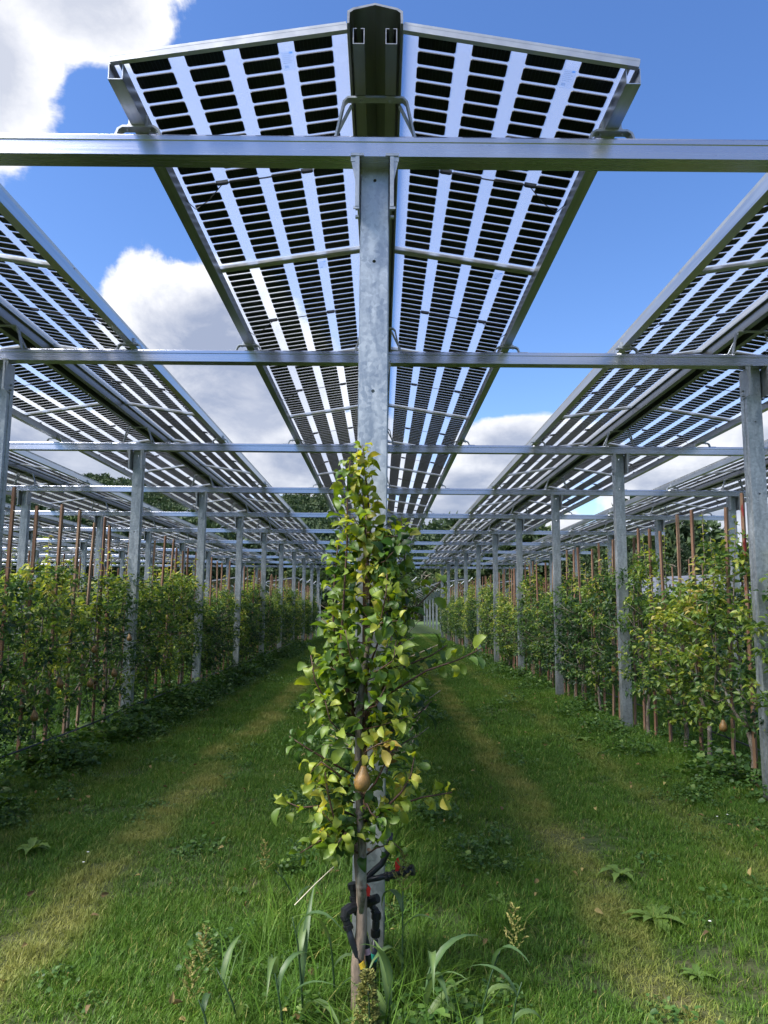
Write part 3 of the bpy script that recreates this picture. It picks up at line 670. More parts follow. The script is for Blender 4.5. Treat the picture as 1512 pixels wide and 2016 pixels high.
def tree_variant(seed, xw=0.36, low=0.42, top=2.05, nclu=190, tone0=0.40):
    g = np.random.default_rng(seed); rd = random.Random(seed)
    # trunk: forks at half a metre into upright leaders
    m_ = MB(); f = Vector((rd.uniform(-.03, .03), rd.uniform(-.03, .03), rd.uniform(0.42, 0.58)))
    m_.tube([(0, 0, -0.05), (0.004, 0.0, 0.1), (rd.uniform(-.015, .015), 0.01, 0.3), f], [0.032, 0.025, 0.022, 0.023], 8)
    leaders = []
    for k in range(rd.choice((3, 4))):
        yy = (k - 1.3) * 0.27 + rd.uniform(-.05, .05); xx = rd.uniform(-.10, .10); tp = rd.uniform(top - 0.15, top + 0.62)
        pts = [f + Vector((0, 0, -0.03)), f + Vector((xx * .5, yy * .55, 0.18)), Vector((xx * .9, yy, 1.05)), Vector((xx + rd.uniform(-.06, .06), yy * 1.05, 1.6)), Vector((xx + rd.uniform(-.08, .08), yy * 1.1 + rd.uniform(-.05, .05), tp))]
        m_.tube(pts, [0.017, 0.014, 0.010, 0.007, 0.003], 6); leaders.append(pts)
    for k in range(16):
        p = rd.choice(leaders); a = Vector(p[2]).lerp(Vector(p[3]), rd.uniform(-.8, 1.0)); s_ = rd.choice((-1, 1))
        m_.tube([a, a + Vector((s_ * rd.uniform(.1, .2), rd.uniform(-.1, .1), 0.06)), a + Vector((s_ * rd.uniform(.2, .36), rd.uniform(-.2, .2), rd.uniform(.1, .25)))], [0.006, 0.004, 0.002], 4)
    trunk = m_.mesh('trunk', BARK, True)
    # leaves in clusters on spurs
    zz = low + (top - low) * g.beta(1.15, 1.05, nclu); wz = xw * (0.55 + 0.45 * np.sin(np.clip((zz - low) / (top - low), 0, 1) * math.pi) ** 0.6)
    C = np.stack([g.uniform(-1, 1, nclu) * wz, g.uniform(-0.52, 0.52, nclu), zz], 1); ct = tone0 - 0.09 + g.normal(0, 0.20, nclu) + 0.10 * (zz - 1.2)
    nper = g.integers(7, 14, nclu); idx = np.repeat(np.arange(nclu), nper); n = len(idx)
    D = g.normal(size=(n, 3)) * [1, 1, 0.7] + [0, 0, 0.15]; D /= np.linalg.norm(D, axis=1, keepdims=True)
    P = C[idx] + D * g.uniform(0.01, 0.06, (n, 1)); tn = ct[idx] + g.normal(0, 0.10, n)
    # along the leader tops
    eP, eD, eT = [], [], []
    for p in leaders:
        for q in range(26):
            t = q / 26; a = Vector(p[3]).lerp(Vector(p[4]), t); an = q * 2.4
            eP.append(a); eD.append((math.cos(an), math.sin(an), rd.uniform(-0.1, 0.5))); eT.append(0.55 + 0.2 * t + rd.uniform(-.15, .15))
    P = np.vstack([P, np.array(eP)]); D = np.vstack([D, np.array(eD)]); tn = np.concatenate([tn, eT]); n = len(P)
    V0, T0 = leaf_low(0.45, 0.35)
    V, T, t = scatter(V0, T0, P, D, g.normal(0, 0.6, n), g.uniform(0.042, 0.078, n), np.clip(tn, 0, 1))
    return trunk, np_mesh('crown', V, T, LEAF_ROW, t)
VAR = [tree_variant(11, 0.29, 0.42, 1.98, 205, 0.32), tree_variant(12, 0.27, 0.46, 2.15, 190, 0.42), tree_variant(13, 0.31, 0.38, 1.85, 225, 0.24), tree_variant(14, 0.25, 0.50, 2.30, 175, 0.46), tree_variant(15, 0.32, 0.36, 2.0, 235, 0.36), tree_variant(16, 0.26, 0.46, 1.92, 185, 0.52),
       tree_variant(17, 0.23, 0.55, 1.78, 130, 0.44), tree_variant(18, 0.30, 0.36, 2.2, 215, 0.28)]
NARROW = [tree_variant(21, 0.20, 0.6, 2.0, 130, 0.46), tree_variant(22, 0.22, 0.55, 2.05, 140, 0.54)]
trees = []
for r_ in (-1, 1, 0, 2, -2, -3, -4):
    y = {1: 4.35, -1: 4.2, 0: 4.35, 2: 7.0, -2: 7.0}.get(r_, 12.0); ys = [5.25, 6.1, 6.99, 7.87, 8.6, 9.6, 10.8] if r_ == 1 else []
    if ys: ys = [4.35] + ys; y = 11.75
    while y < 40: ys.append(y); y += 0.9
    for i, y in enumerate(ys):
        if r_:
            yp = min(BEAM_Y, key=lambda q: abs(q + 0.1 - y)) + 0.1
            if abs(y - yp) < 0.42 and y > 8: y = yp + (0.46 if y > yp else -0.46)
        x = X0 + r_ * W + random.uniform(-.05, .05) + 0.13 * (r_ > 0) - 0.13 * (r_ < 0)
        if vis(x, y, 1.4): trees.append((y + (abs(r_) > 1) * 9, y, x, r_, i))
trees.sort()
KIND = ['mid green', 'pale green', 'dark green', 'tall yellow-green', 'broad green', 'yellowing', 'thin short', 'dense dark']
far_t = []
for n_, (q, y, x, r_, i) in enumerate(trees):
    if r_ == 0: k = random.randrange(2); tr_, cr_ = NARROW[k]; kd = 'narrow'
    else:
        k = random.choices(range(8), [2, 2, 2, 2, 2, 1.2 if y < 12 else 3, 1, 2])[0]; tr_, cr_ = VAR[k]; kd = KIND[k]
    if n_ >= 270: far_t.append((x, y, k)); continue
    o_ = empty('pear_tree', (x, y, 0), '%s pear tree in the %s, %s' % (kd, rowname(r_), nth(i + (1 if r_ == 0 else 0))), 'pear tree', 'pear trees trained in rows under the canopy')
    o_.rotation_euler = (0, 0, random.choice((0, math.pi)) + random.uniform(-.08, .08)); s_ = random.uniform(0.94, 1.06); o_.scale = (s_, s_, random.uniform(0.82, 1.08))
    link('trunk', tr_, o_); c = link('crown', cr_, o_)
print('trees', len(trees), 'stakes', len(stakes), 'panels', len(cand) * 2)
# wires and drip lines
for r_ in (-2, -1, 1, 2):
    x = X0 + r_ * W
    for z, nm in ((1.95, 'upper'), (1.2, 'lower')):
        m_ = MB(); pts = [(x + 0.02, 3.4 + 2.0 * k, z + (0 if k % 2 else -0.015)) for k in range(19)]; m_.tube(pts, 0.0022, 5)
        m_.build('trellis_wire', WIRE, label='thin %s trellis wire along the %s' % (nm, rowname(r_)), cat='wire', group='trellis wires')
    m_ = MB(); z0 = 0.28 if r_ < 0 else 0.30; xo = 0.10 if r_ < 0 else 0.22
    m_.tube([(x + xo + random.uniform(-.02, .02), 3.6 + 0.9 * k, z0 + random.uniform(-.02, .02)) for k in range(40)], 0.009, 7)
    if abs(r_) == 1:
        for k in range(12): m_.tube([(x + xo, 4.4 + k * 1.1, z0), (x + xo * 0.4, 4.35 + k * 1.1, z0 + 0.16), (x + 0.02, 4.3 + k * 1.1, z0 + 0.4)], 0.004, 5)
    m_.build('drip_line', HOSE, label='black drip irrigation hose hung low along the %s' % rowname(r_), cat='hose', group='drip irrigation hoses')

# ------------------------------------------------------------------ pears
def pear_mesh():
    prof = [(0.0, -0.046), (0.012, -0.047), (0.026, -0.040), (0.034, -0.024), (0.0355, -0.006), (0.031, 0.012), (0.023, 0.028), (0.017, 0.040), (0.0135, 0.050), (0.010, 0.056), (0.0, 0.056)]
    m_ = MB(); n = 16
    for r_, z in prof:
        for j in range(n): a = 2 * math.pi * j / n; m_.v.append((max(r_, 0.0008) * math.cos(a) + (0.004 if z > 0.03 else 0) * (z - 0.03) * 30, max(r_, 0.0008) * math.sin(a), z))
    for i in range(len(prof) - 1):
        for j in range(n): m_.f.append((i * n + j, i * n + (j + 1) % n, (i + 1) * n + (j + 1) % n, (i + 1) * n + j)); m_.mi.append(0)
    return m_.mesh('fruit', PEAR_M, True)
PR = pear_mesh(); m_ = MB(); m_.tube([(0.003, 0, 0.052), (0.006, 0.002, 0.075), (0.0, 0.006, 0.095)], [0.002, 0.0016, 0.0022], 5); PSTEM = m_.mesh('stalk', TWIG)
pears = [((714, 1535), 3.03, 'large brown pear hanging low in front of the nearest tree trunk', 0.92), ((770, 1480), 3.22, 'shaded pear half hidden right of the nearest trunk', 1.0),
         ((1317, 1362), 8.2, 'small brown pear in the right row above a forked trunk', 1.0), ((1396, 1358), 7.6, 'brown pear hanging second from right in the right row', 1.15),
         ((1424, 1430), 6.7, 'largest pear low in the right row near the frame edge', 1.2), ((1208, 1318), 10.2, 'small pear in the right row beside the steel post', 1.1),
         ((118, 1345), 6.9, 'brown pear at the left edge low in the left row', 1.1), ((68, 1410), 6.6, 'brown pear lowest in the left row', 1.1),
         ((178, 1345), 7.6, 'brown pear in the left row left of the steel post', 1.1), ((225, 1325), 8.2, 'brown pear close beside the left steel post', 1.1), ((186, 1278), 7.8, 'higher brown pear in the left row', 1.0), ((255, 1256), 8.6, 'brown pear behind the left steel post', 1.0)]
for (px, py), Y, lb, s_ in pears:
    p = at(px, py, Y); o_ = empty('pear', p, lb, 'pear', 'ripe pears on the trees'); o_.scale = (s_,) * 3; o_.rotation_euler = (random.uniform(-.2, .2), random.uniform(-.2, .2), random.uniform(0, 6))
    if Y > 5: o_.location += Vector((p.x * .022, p.y * .022, (p.z - EYE) * .022)); o_.scale = (s_ * .85,) * 3
    link('fruit', PR, o_); link('stalk', PSTEM, o_)

# ------------------------------------------------------------------ the nearest tree, shoot by shoot
def leaf_hi(seed):
    g = random.Random(seed); n = 7; curl = g.choice((0.3, 0.8, 1.3, 1.9, 2.6)); fold = g.uniform(0.15, 0.75); wav = g.uniform(0.002, 0.010); tw = g.uniform(-.5, .5)
    L, Wd = 0.080, g.uniform(0.0195, 0.0245); pet = 0.026; V = []; T = []
    # petiole
    pts = [Vector((0, 0, 0)), Vector((0, pet * .6, 0.002)), Vector((0, pet, 0.0))]
    y, z, a = pet, 0.0, 0.25
    prof = [0.0, 0.62, 0.93, 1.0, 0.86, 0.52, 0.0]; st_ = L / (n - 1)
    for i in range(n):
        t = i / (n - 1); wd = Wd * prof[i]; up = wd * fold; ta = tw * t
        V += [(-wd * math.cos(ta), y, z + up - wd * math.sin(ta) + wav * math.sin(i * 2.1) * 0.3), (0, y, z), (wd * math.cos(ta), y, z + up + wd * math.sin(ta) + wav * math.cos(i * 1.7) * 0.3)]
        y += st_ * math.cos(a); z += st_ * math.sin(a); a -= curl * 1.6 / n
    for i in range(n - 1):
        k = i * 3
        for q in ((k, k + 1, k + 4, k + 3), (k + 1, k + 2, k + 5, k + 4)):
            T.append((q[0], q[1], q[2])); T.append((q[0], q[2], q[3]))
    k = len(V); r_ = 0.0011
    for p in pts:
        for j in range(3): an = 2.09 * j; V.append((p.x + r_ * math.cos(an), p.y, p.z + r_ * math.sin(an)))
    for i in range(2):
        for j in range(3):
            a0, a1 = k + i * 3 + j, k + i * 3 + (j + 1) % 3; T.append((a0, a1, a1 + 3)); T.append((a0, a1 + 3, a0 + 3))
    return np.array(V), np.array(T)
TY = 3.16
nt_root = empty('pear_tree', ground_at(706, 1992), 'nearest pear tree, in front of the middle steel post, yellow leaves at its tip', 'pear tree', 'pear trees trained in rows under the canopy')
org = nt_root.location.copy()
def A(px, py, dy=0.0): return at(px, py, TY + dy) - org
rd = random.Random(5)
m_ = MB()
m_.tube([A(706, 2010), A(706, 1960), A(703, 1900), A(712, 1830, .01), A(712, 1760, .02), A(706, 1700, .03), A(700, 1660, .03)], [0.036, 0.030, 0.025, 0.023, 0.022, 0.019, 0.010], 12)
m_.build('trunk', OLDBARK, nt_root, True)
shoots = []   # (points, r0, r1, tone, dens)
def sh(pts, r0, r1, tone=0.4, dens=1.0, z=None):
    shoots.append(([A(*p) for p in pts], r0, r1, tone, dens))
m_ = MB()
stem = [A(711, 1800, .005), A(712, 1745, -.035), A(714, 1690, -.04), A(708, 1600, -.03), A(705, 1500, -.02), A(707, 1400, -.01), A(716, 1320, 0), A(732, 1240, 0), A(741, 1170, 0)]
m_.tube(stem, [0.010, 0.020, 0.0165, 0.015, 0.0145, 0.0135, 0.012, 0.010, 0.008], 10)
for p, r_ in ((stem[1], .024), (stem[3], .019), (stem[5], .018)): m_.tube([p + Vector((0, 0, -.02)), p, p + Vector((0, 0, .02))], [0.012, r_, 0.012], 8)
m_.build('stem', BARK, nt_root, True)
sh([(741, 1170), (737, 1100, -.02), (728, 1040, -.03), (724, 970, -.03), (717, 920, -.03), (714, 876, -.03)], .006, .002, 0.80, 2.1)
sh([(732, 1230), (727, 1150, -.05), (722, 1080, -.05), (716, 1000, -.05), (712, 940, -.04)], .006, .0025, 0.76, 1.8)
sh([(705, 1440), (680, 1350, -.06), (672, 1260, -.06), (678, 1160, -.05), (684, 1060, -.05), (684, 960, -.05), (690, 905, -.05)], .007, .002, 0.48, 1.8)
sh([(700, 1400), (662, 1300, .02), (655, 1200, .02), (660, 1120, .03), (668, 1050, .03)], .006, .002, 0.42, 1.5)
sh([(741, 1180), (742, 1120, -.06), (735, 1060, -.06)], .005, .002, 0.6, 1.3)
sh([(712, 1430), (760, 1340, .0), (790, 1260, .03), (800, 1180, .05), (796, 1090, .06), (790, 1020, .06)], .007, .002, 0.5, 1.4)
sh([(720, 1330), (750, 1250, -.05), (765, 1180, -.05), (775, 1110, -.04)], .005, .002, 0.55, 1.3)
sh([(712, 1400), (775, 1360, -.05), (840, 1320, -.06), (900, 1300, -.06), (950, 1276, -.05)], .006, .002, 0.55, .8)
sh([(745, 1350), (800, 1310, .05), (850, 1290, .08), (880, 1270, .1)], .005, .002, 0.3, 1.0)
sh([(790, 1230), (825, 1190, .1), (850, 1165, .1), (872, 1140, .1)], .004, .002, 0.45, .8)
sh([(705, 1420), (660, 1385, -.04), (625, 1375, -.05), (596, 1395, -.05)], .005, .002, 0.5, 1.3)
sh([(700, 1440), (650, 1400, -.08), (620, 1340, -.1), (612, 1290, -.1)], .005, .002, 0.35, .7)
sh([(703, 1530), (650, 1500, -.04), (600, 1470, -.05), (570, 1450, -.05)], .005, .002, 0.25, .9)
sh([(703, 1560), (660, 1520, -.1), (632, 1500, -.12), (612, 1520, -.12)], .005, .002, 0.55, 1.0)
sh([(708, 1580), (740, 1540, -.06), (770, 1480, -.06), (815, 1450, -.05)], .005, .002, 0.35, 1.2)
sh([(712, 1470), (770, 1440, .06), (820, 1410, .1), (850, 1380, .1)], .006, .002, 0.2, 1.2)
sh([(707, 1625), (760, 1590, -.08), (790, 1560, -.1), (808, 1530, -.1), (816, 1490, -.1)], .006, .002, 0.66, 1.1)
sh([(707, 1625), (770, 1590, -.04), (830, 1570, -.05), (890, 1560, -.05)], .006, .002, 0.72, 1.4)
sh([(707, 1500), (720, 1480, -.12), (745, 1465, -.15), (765, 1460, -.15)], .004, .002, 0.74, 1.3)
sh([(706, 1610), (650, 1585, -.02), (590, 1590, -.02), (545, 1570, -.02)], .005, .002, 0.62, 1.0)
sh([(700, 1660), (660, 1620, -.1), (645, 1560, -.12), (640, 1520, -.12)], .005, .002, 0.6, 1.2)
sh([(706, 1680), (670, 1660, -.05), (630, 1655, -.06), (590, 1680, -.06)], .005, .002, 0.42, 1.2)
sh([(712, 1690), (740, 1670, -.06), (775, 1660, -.08), (800, 1680, -.08)], .004, .002, 0.35, 1.0)
sh([(708, 1650), (680, 1640, -.14), (665, 1660, -.16), (655, 1690, -.16)], .004, .002, 0.4, 1.2)
sh([(704, 1540), (730, 1600, -.12), (760, 1625, -.13)], .004, .002, 0.3, 1.2)
sh([(716, 1330), (690, 1290, -.12), (680, 1240, -.13)], .004, .002, 0.38, 1.3)
sh([(730, 1250), (750, 1220, -.14), (760, 1170, -.15), (762, 1130, -.15)], .004, .002, 0.45, 1.2)
sh([(716, 1330), (745, 1320, -.14), (775, 1300, -.15), (780, 1260, -.15)], .004, .002, 0.42, 1.3)
sh([(706, 1400), (740, 1390, -.12), (760, 1350, -.14)], .004, .002, 0.32, 1.3)
sh([(700, 1450), (670, 1440, -.13), (650, 1420, -.15), (640, 1380, -.15)], .004, .002, 0.45, 1.2)
for k in range(46):         # short spurs all along
    z = rd.uniform(1050, 1670); x = 712 + (1350 - z) * 0.06; sgn = rd.choice((-1, 1)); hw = float(np.interp(z, [1050, 1250, 1400, 1550, 1700], [60, 90, 110, 110, 70]))
    e = x + sgn * rd.uniform(0.3, 1.0) * hw; dy = rd.uniform(-.2, .22)
    sh([(x, z), ((x + e) / 2, z - 12, dy * .6), (e, z - rd.uniform(10, 50), dy)], .003, .0015, rd.choice((0.15, 0.3, 0.4, 0.5, 0.6)), 1.5)
m_ = MB(); LP, LD, LT, LS = [], [], [], []
for pts, r0, r1, tone, dens in shoots:
    n = len(pts); m_.tube(pts, [r0 + (r1 - r0) * i / (n - 1) for i in range(n)], 6)
    L = sum((pts[i + 1] - pts[i]).length for i in range(n - 1)); cnt = int(L / 0.0165 * dens)
    for q in range(cnt):
        t = (q + 0.5) / cnt; t = 0.12 + 0.88 * t; u = t * (n - 1); i = min(int(u), n - 2); p = pts[i].lerp(pts[i + 1], u - i); ax = (pts[i + 1] - pts[i]).normalized()
        an = q * 2.4 + rd.uniform(-.5, .5); a = ax.orthogonal().normalized(); c = ax.cross(a); side = a * math.cos(an) + c * math.sin(an)
        d = side * rd.uniform(0.8, 1.1) + ax * rd.uniform(0.0, 0.8) + Vector((0, 0, rd.uniform(-0.5, 0.25)))
        LP.append(p); LD.append(d); LT.append(min(0.97, max(0.03, tone + 0.08 + rd.gauss(0, 0.13)))); LS.append(rd.choice((0.5, 0.7, 0.8, 0.9, 1.0)) * rd.uniform(0.9, 1.08) * (0.75 if t > 0.93 else 1))
m_.build('branches', TWIG, nt_root, True)
order = sorted(range(len(LP)), key=lambda i: LP[i].y)
HI = [leaf_hi(100 + k) for k in range(9)]
lib = {}
for k, (V, T) in enumerate(HI):
    for tb in range(8): 
        tv = (tb + 0.5) / 8; lib[k, tb] = np_mesh('leaf', V, T, LEAF, np.full(len(V), tv))
Pn = np.array([tuple(p) for p in LP]); Dn = np.array([tuple(p) for p in LD]); roll = rng.normal(0, 0.7, len(Pn)); Rm = frames(Dn, roll)
for i in order[:300]:
    k = rd.randrange(9); tb = min(7, int(LT[i] * 8)); o_ = link('leaf', lib[k, tb], nt_root)
    o_.matrix_local = Matrix.Translation(LP[i]) @ Matrix(Rm[i].tolist()).to_4x4() @ Matrix.Scale(LS[i], 4)
rest_i = order[300:]; allV, allT, allt = [], [], []; off = 0
for k in range(9):
    ids = rest_i[k::9]
    V, T, t = scatter(HI[k][0], HI[k][1], Pn[ids], Dn[ids], roll[ids], np.array([LS[i] for i in ids]), np.array([LT[i] for i in ids]))
    allV.append(V); allT.append(T + off); allt.append(t); off += len(V)
q = link('foliage', np_mesh('foliage', np.vstack(allV), np.vstack(allT), LEAF, np.concatenate(allt)), nt_root); q['kind'] = 'stuff'
print('near leaves', len(LP))
# wooden stake tied behind the nearest tree
o_ = link('wooden_stake', STK, None, at(712, 1960, 3.27) * 1.0, 'slim wooden stake behind the nearest pear tree', 'stake', 'wooden stakes along the tree rows'); o_.location.z = 0; o_.scale = (.9, .9, 0.78)

# ------------------------------------------------------------------ irrigation pipes at the middle post
def pipe_thing(name, label, build):
    root = empty(name, at(725, 1900, 3.24) * 1.0, label, 'pipe', 'black irrigation pipes at the middle post'); root.location.z = 0; build(root, root.location.copy()); return root
def fitting(m_, a, c, r_=0.021):
    a, c = Vector(a), Vector(c); r_ *= 0.92
    m_.tube([a.lerp(c, t) for t in (0, .01, .30, .31, .36, .37, .62, .63, .68, .69, .99, 1)], [r_ * q for q in (.7, .98, 1, .74, .74, .86, .86, .74, .74, 1, .96, .7)], 12)
    ax = (c - a).normalized(); u = ax.orthogonal().normalized(); v = ax.cross(u)
    for k in range(8):
        d = u * math.cos(k * .785) + v * math.sin(k * .785)
        for t0, t1 in ((.03, .28), (.71, .97)): m_.tube([a.lerp(c, t0) + d * r_, a.lerp(c, t1) + d * r_], r_ * .09, 4)
def b1(root, o_):
    Q = lambda x, y, d=0.0: at(x, y, 3.27 + d) - o_
    m_ = MB(); m_.tube([Q(768, 1640), Q(766, 1672), Q(752, 1700), Q(730, 1720), Q(712, 1740, -.01), Q(704, 1760, -.01)], 0.013, 8); m_.build('hose', HOSE, root, True)
    m_ = MB(); m_.tube([Q(718, 1733), Q(742, 1729, -.02), Q(768, 1722, -.04)], 0.0125, 8); m_.build('pipe', HOSE, root, True)
    m_ = MB(); fitting(m_, Q(758, 1727, -.04), Q(780, 1720, -.05), .019); fitting(m_, Q(780, 1720, -.05), Q(792, 1717, -.06), .013); fitting(m_, Q(792, 1717, -.06), Q(815, 1712, -.07), .023); vb = m_.build('valve', BLACK, root)
    m_ = MB(); m_.box(-0.012, 0.012, -0.006, 0.006, 0, 0.02); m_.add([(-0.014, -0.004, .018), (0.010, -0.004, .018), (-0.004, -0.004, .072), (-0.012, -0.004, .068), (-0.014, 0.004, .018), (0.010, 0.004, .018), (-0.004, 0.004, .072), (-0.012, 0.004, .068)], [(0, 1, 2, 3), (4, 7, 6, 5), (0, 4, 5, 1), (1, 5, 6, 2), (2, 6, 7, 3), (3, 7, 4, 0)])
    link('handle', m_.mesh('handle', RED), vb, Q(784, 1716, -.05))
def b2(root, o_):
    Q = lambda x, y, d=0.0: at(x, y, 3.20 + d) - o_
    m_ = MB(); m_.tube([Q(703, 1780), Q(712, 1815), Q(722, 1860), Q(727, 1900), Q(727, 1965)], 0.0125, 8); m_.build('pipe', HOSE, root, True)
    m_ = MB(); fitting(m_, Q(694, 1738), Q(700, 1775), .022); fitting(m_, Q(700, 1770), Q(705, 1800), .018); m_.build('coupling', BLACK, root)
    m_ = MB(); m_.tube([Q(721.5, 1866), Q(724, 1878)], 0.0145, 10); m_.build('tape_band', PTAPE, root)
def b3(root, o_):
    Q = lambda x, y, d=0.0: at(x, y, 3.15 + d) - o_
    m_ = MB(); m_.tube([Q(682, 1815), Q(692, 1850), Q(705, 1885), Q(714, 1910), Q(724, 1950)], 0.0125, 8); m_.build('pipe', HOSE, root, True)
    m_ = MB(); fitting(m_, Q(678, 1800), Q(687, 1830), .020); m_.tube([Q(702, 1785, .03), Q(690, 1788, .02), Q(680, 1795), Q(679, 1806)], [.019, .022, .022, .018], 10); m_.build('elbow', BLACK, root)
    m_ = MB(); m_.tube([Q(709.5, 1894), Q(714, 1905)], 0.0148, 10); m_.tube([Q(704, 1903), Q(711, 1899)], 0.006, 6); m_.build('tape_band', YTAPE, root)
def b4(root, o_):
    Q = lambda x, y, d=0.0: at(x, y, 3.24 + d) - o_
    m_ = MB(); m_.tube([Q(739, 1850), Q(736, 1890), Q(734, 1930), Q(733, 1970)], 0.0125, 8); m_.build('pipe', HOSE, root, True)
    m_ = MB(); fitting(m_, Q(741, 1795), Q(739, 1845), .020); fitting(m_, Q(722, 1765), Q(742, 1800), .017); m_.tube([Q(722, 1780), Q(734, 1772, -.02), Q(744, 1768, -.03)], [.015, .020, .018], 9); vb = m_.build('valve', BLACK, root)
    m_ = MB(); m_.add([(-0.016, -0.005, 0), (0.012, -0.005, -.004), (0.016, -0.005, .026), (-0.010, -0.005, .052), (-0.016, 0.005, 0), (0.012, 0.005, -.004), (0.016, 0.005, .026), (-0.010, 0.005, .052)], [(0, 1, 2, 3), (4, 7, 6, 5), (0, 4, 5, 1), (1, 5, 6, 2), (2, 6, 7, 3), (3, 7, 4, 0)])
    link('handle', m_.mesh('handle', RED), vb, Q(722, 1762, -.06))
    m_ = MB(); m_.tube([Q(737, 1877), Q(736, 1891)], 0.0145, 10); m_.build('tape_band', GTAPE, root)
pipe_thing('irrigation_pipe', 'black pipe stub pointing right with red valve lever, at middle post', b1)
pipe_thing('irrigation_pipe', 'black pipe with pink tape band behind the nearest trunk', b2)
pipe_thing('irrigation_pipe', 'leftmost black pipe with elbow and yellow tape band', b3)
pipe_thing('irrigation_pipe', 'black pipe with red valve and green tape band', b4)

# ------------------------------------------------------------------ grass and weeds
def blade_patch(n, size, h0, h1, wd, seed, lean=0.5, straw=0.04):
    g = np.random.default_rng(seed)
    P = np.stack([g.uniform(-size / 2, size / 2, n), g.uniform(-size / 2, size / 2, n), np.full(n, -0.01)], 1)
    # tufts
    k = g.integers(0, max(4, n // 14), n); tc = np.stack([g.uniform(-size / 2, size / 2, n), g.uniform(-size / 2, size / 2, n)], 1)
    sel = g.random(n) < 0.6; P[sel, :2] = tc[k[sel]] + g.normal(0, 0.014, (sel.sum(), 2))
    H = g.uniform(h0, h1, n); an = g.uniform(0, 6.28, n); ln = g.uniform(0.1, 1.0, n) * lean; wv = wd * g.uniform(0.7, 1.2, n)
    d = np.stack([np.cos(an), np.sin(an)], 1); s_ = np.stack([-d[:, 1], d[:, 0]], 1)
    V = np.zeros((n, 5, 3))
    for i, (t, ww) in enumerate(((0, 1.0), (0.55, 0.8), (1.0, 0))):
        hor = ln * H * t ** 2 * 1.1; ver = H * (t - 0.25 * ln * t ** 2)
        c = P + np.concatenate([d * hor[:, None], ver[:, None]], 1)
        off = np.concatenate([s_ * (wv * ww / 2)[:, None], np.zeros((n, 1))], 1)
        if i < 2: V[:, i * 2] = c - off; V[:, i * 2 + 1] = c + off
        else: V[:, 4] = c
    T = np.array([[0, 1, 3], [0, 3, 2], [2, 3, 4]])[None] + (np.arange(n) * 5)[:, None, None]
    tone = np.clip(g.normal(0.5, 0.2, n), 0, 0.92); tone[g.random(n) < straw] = 1.0
    return V.reshape(-1, 3), T.reshape(-1, 3), np.repeat(tone, 5)
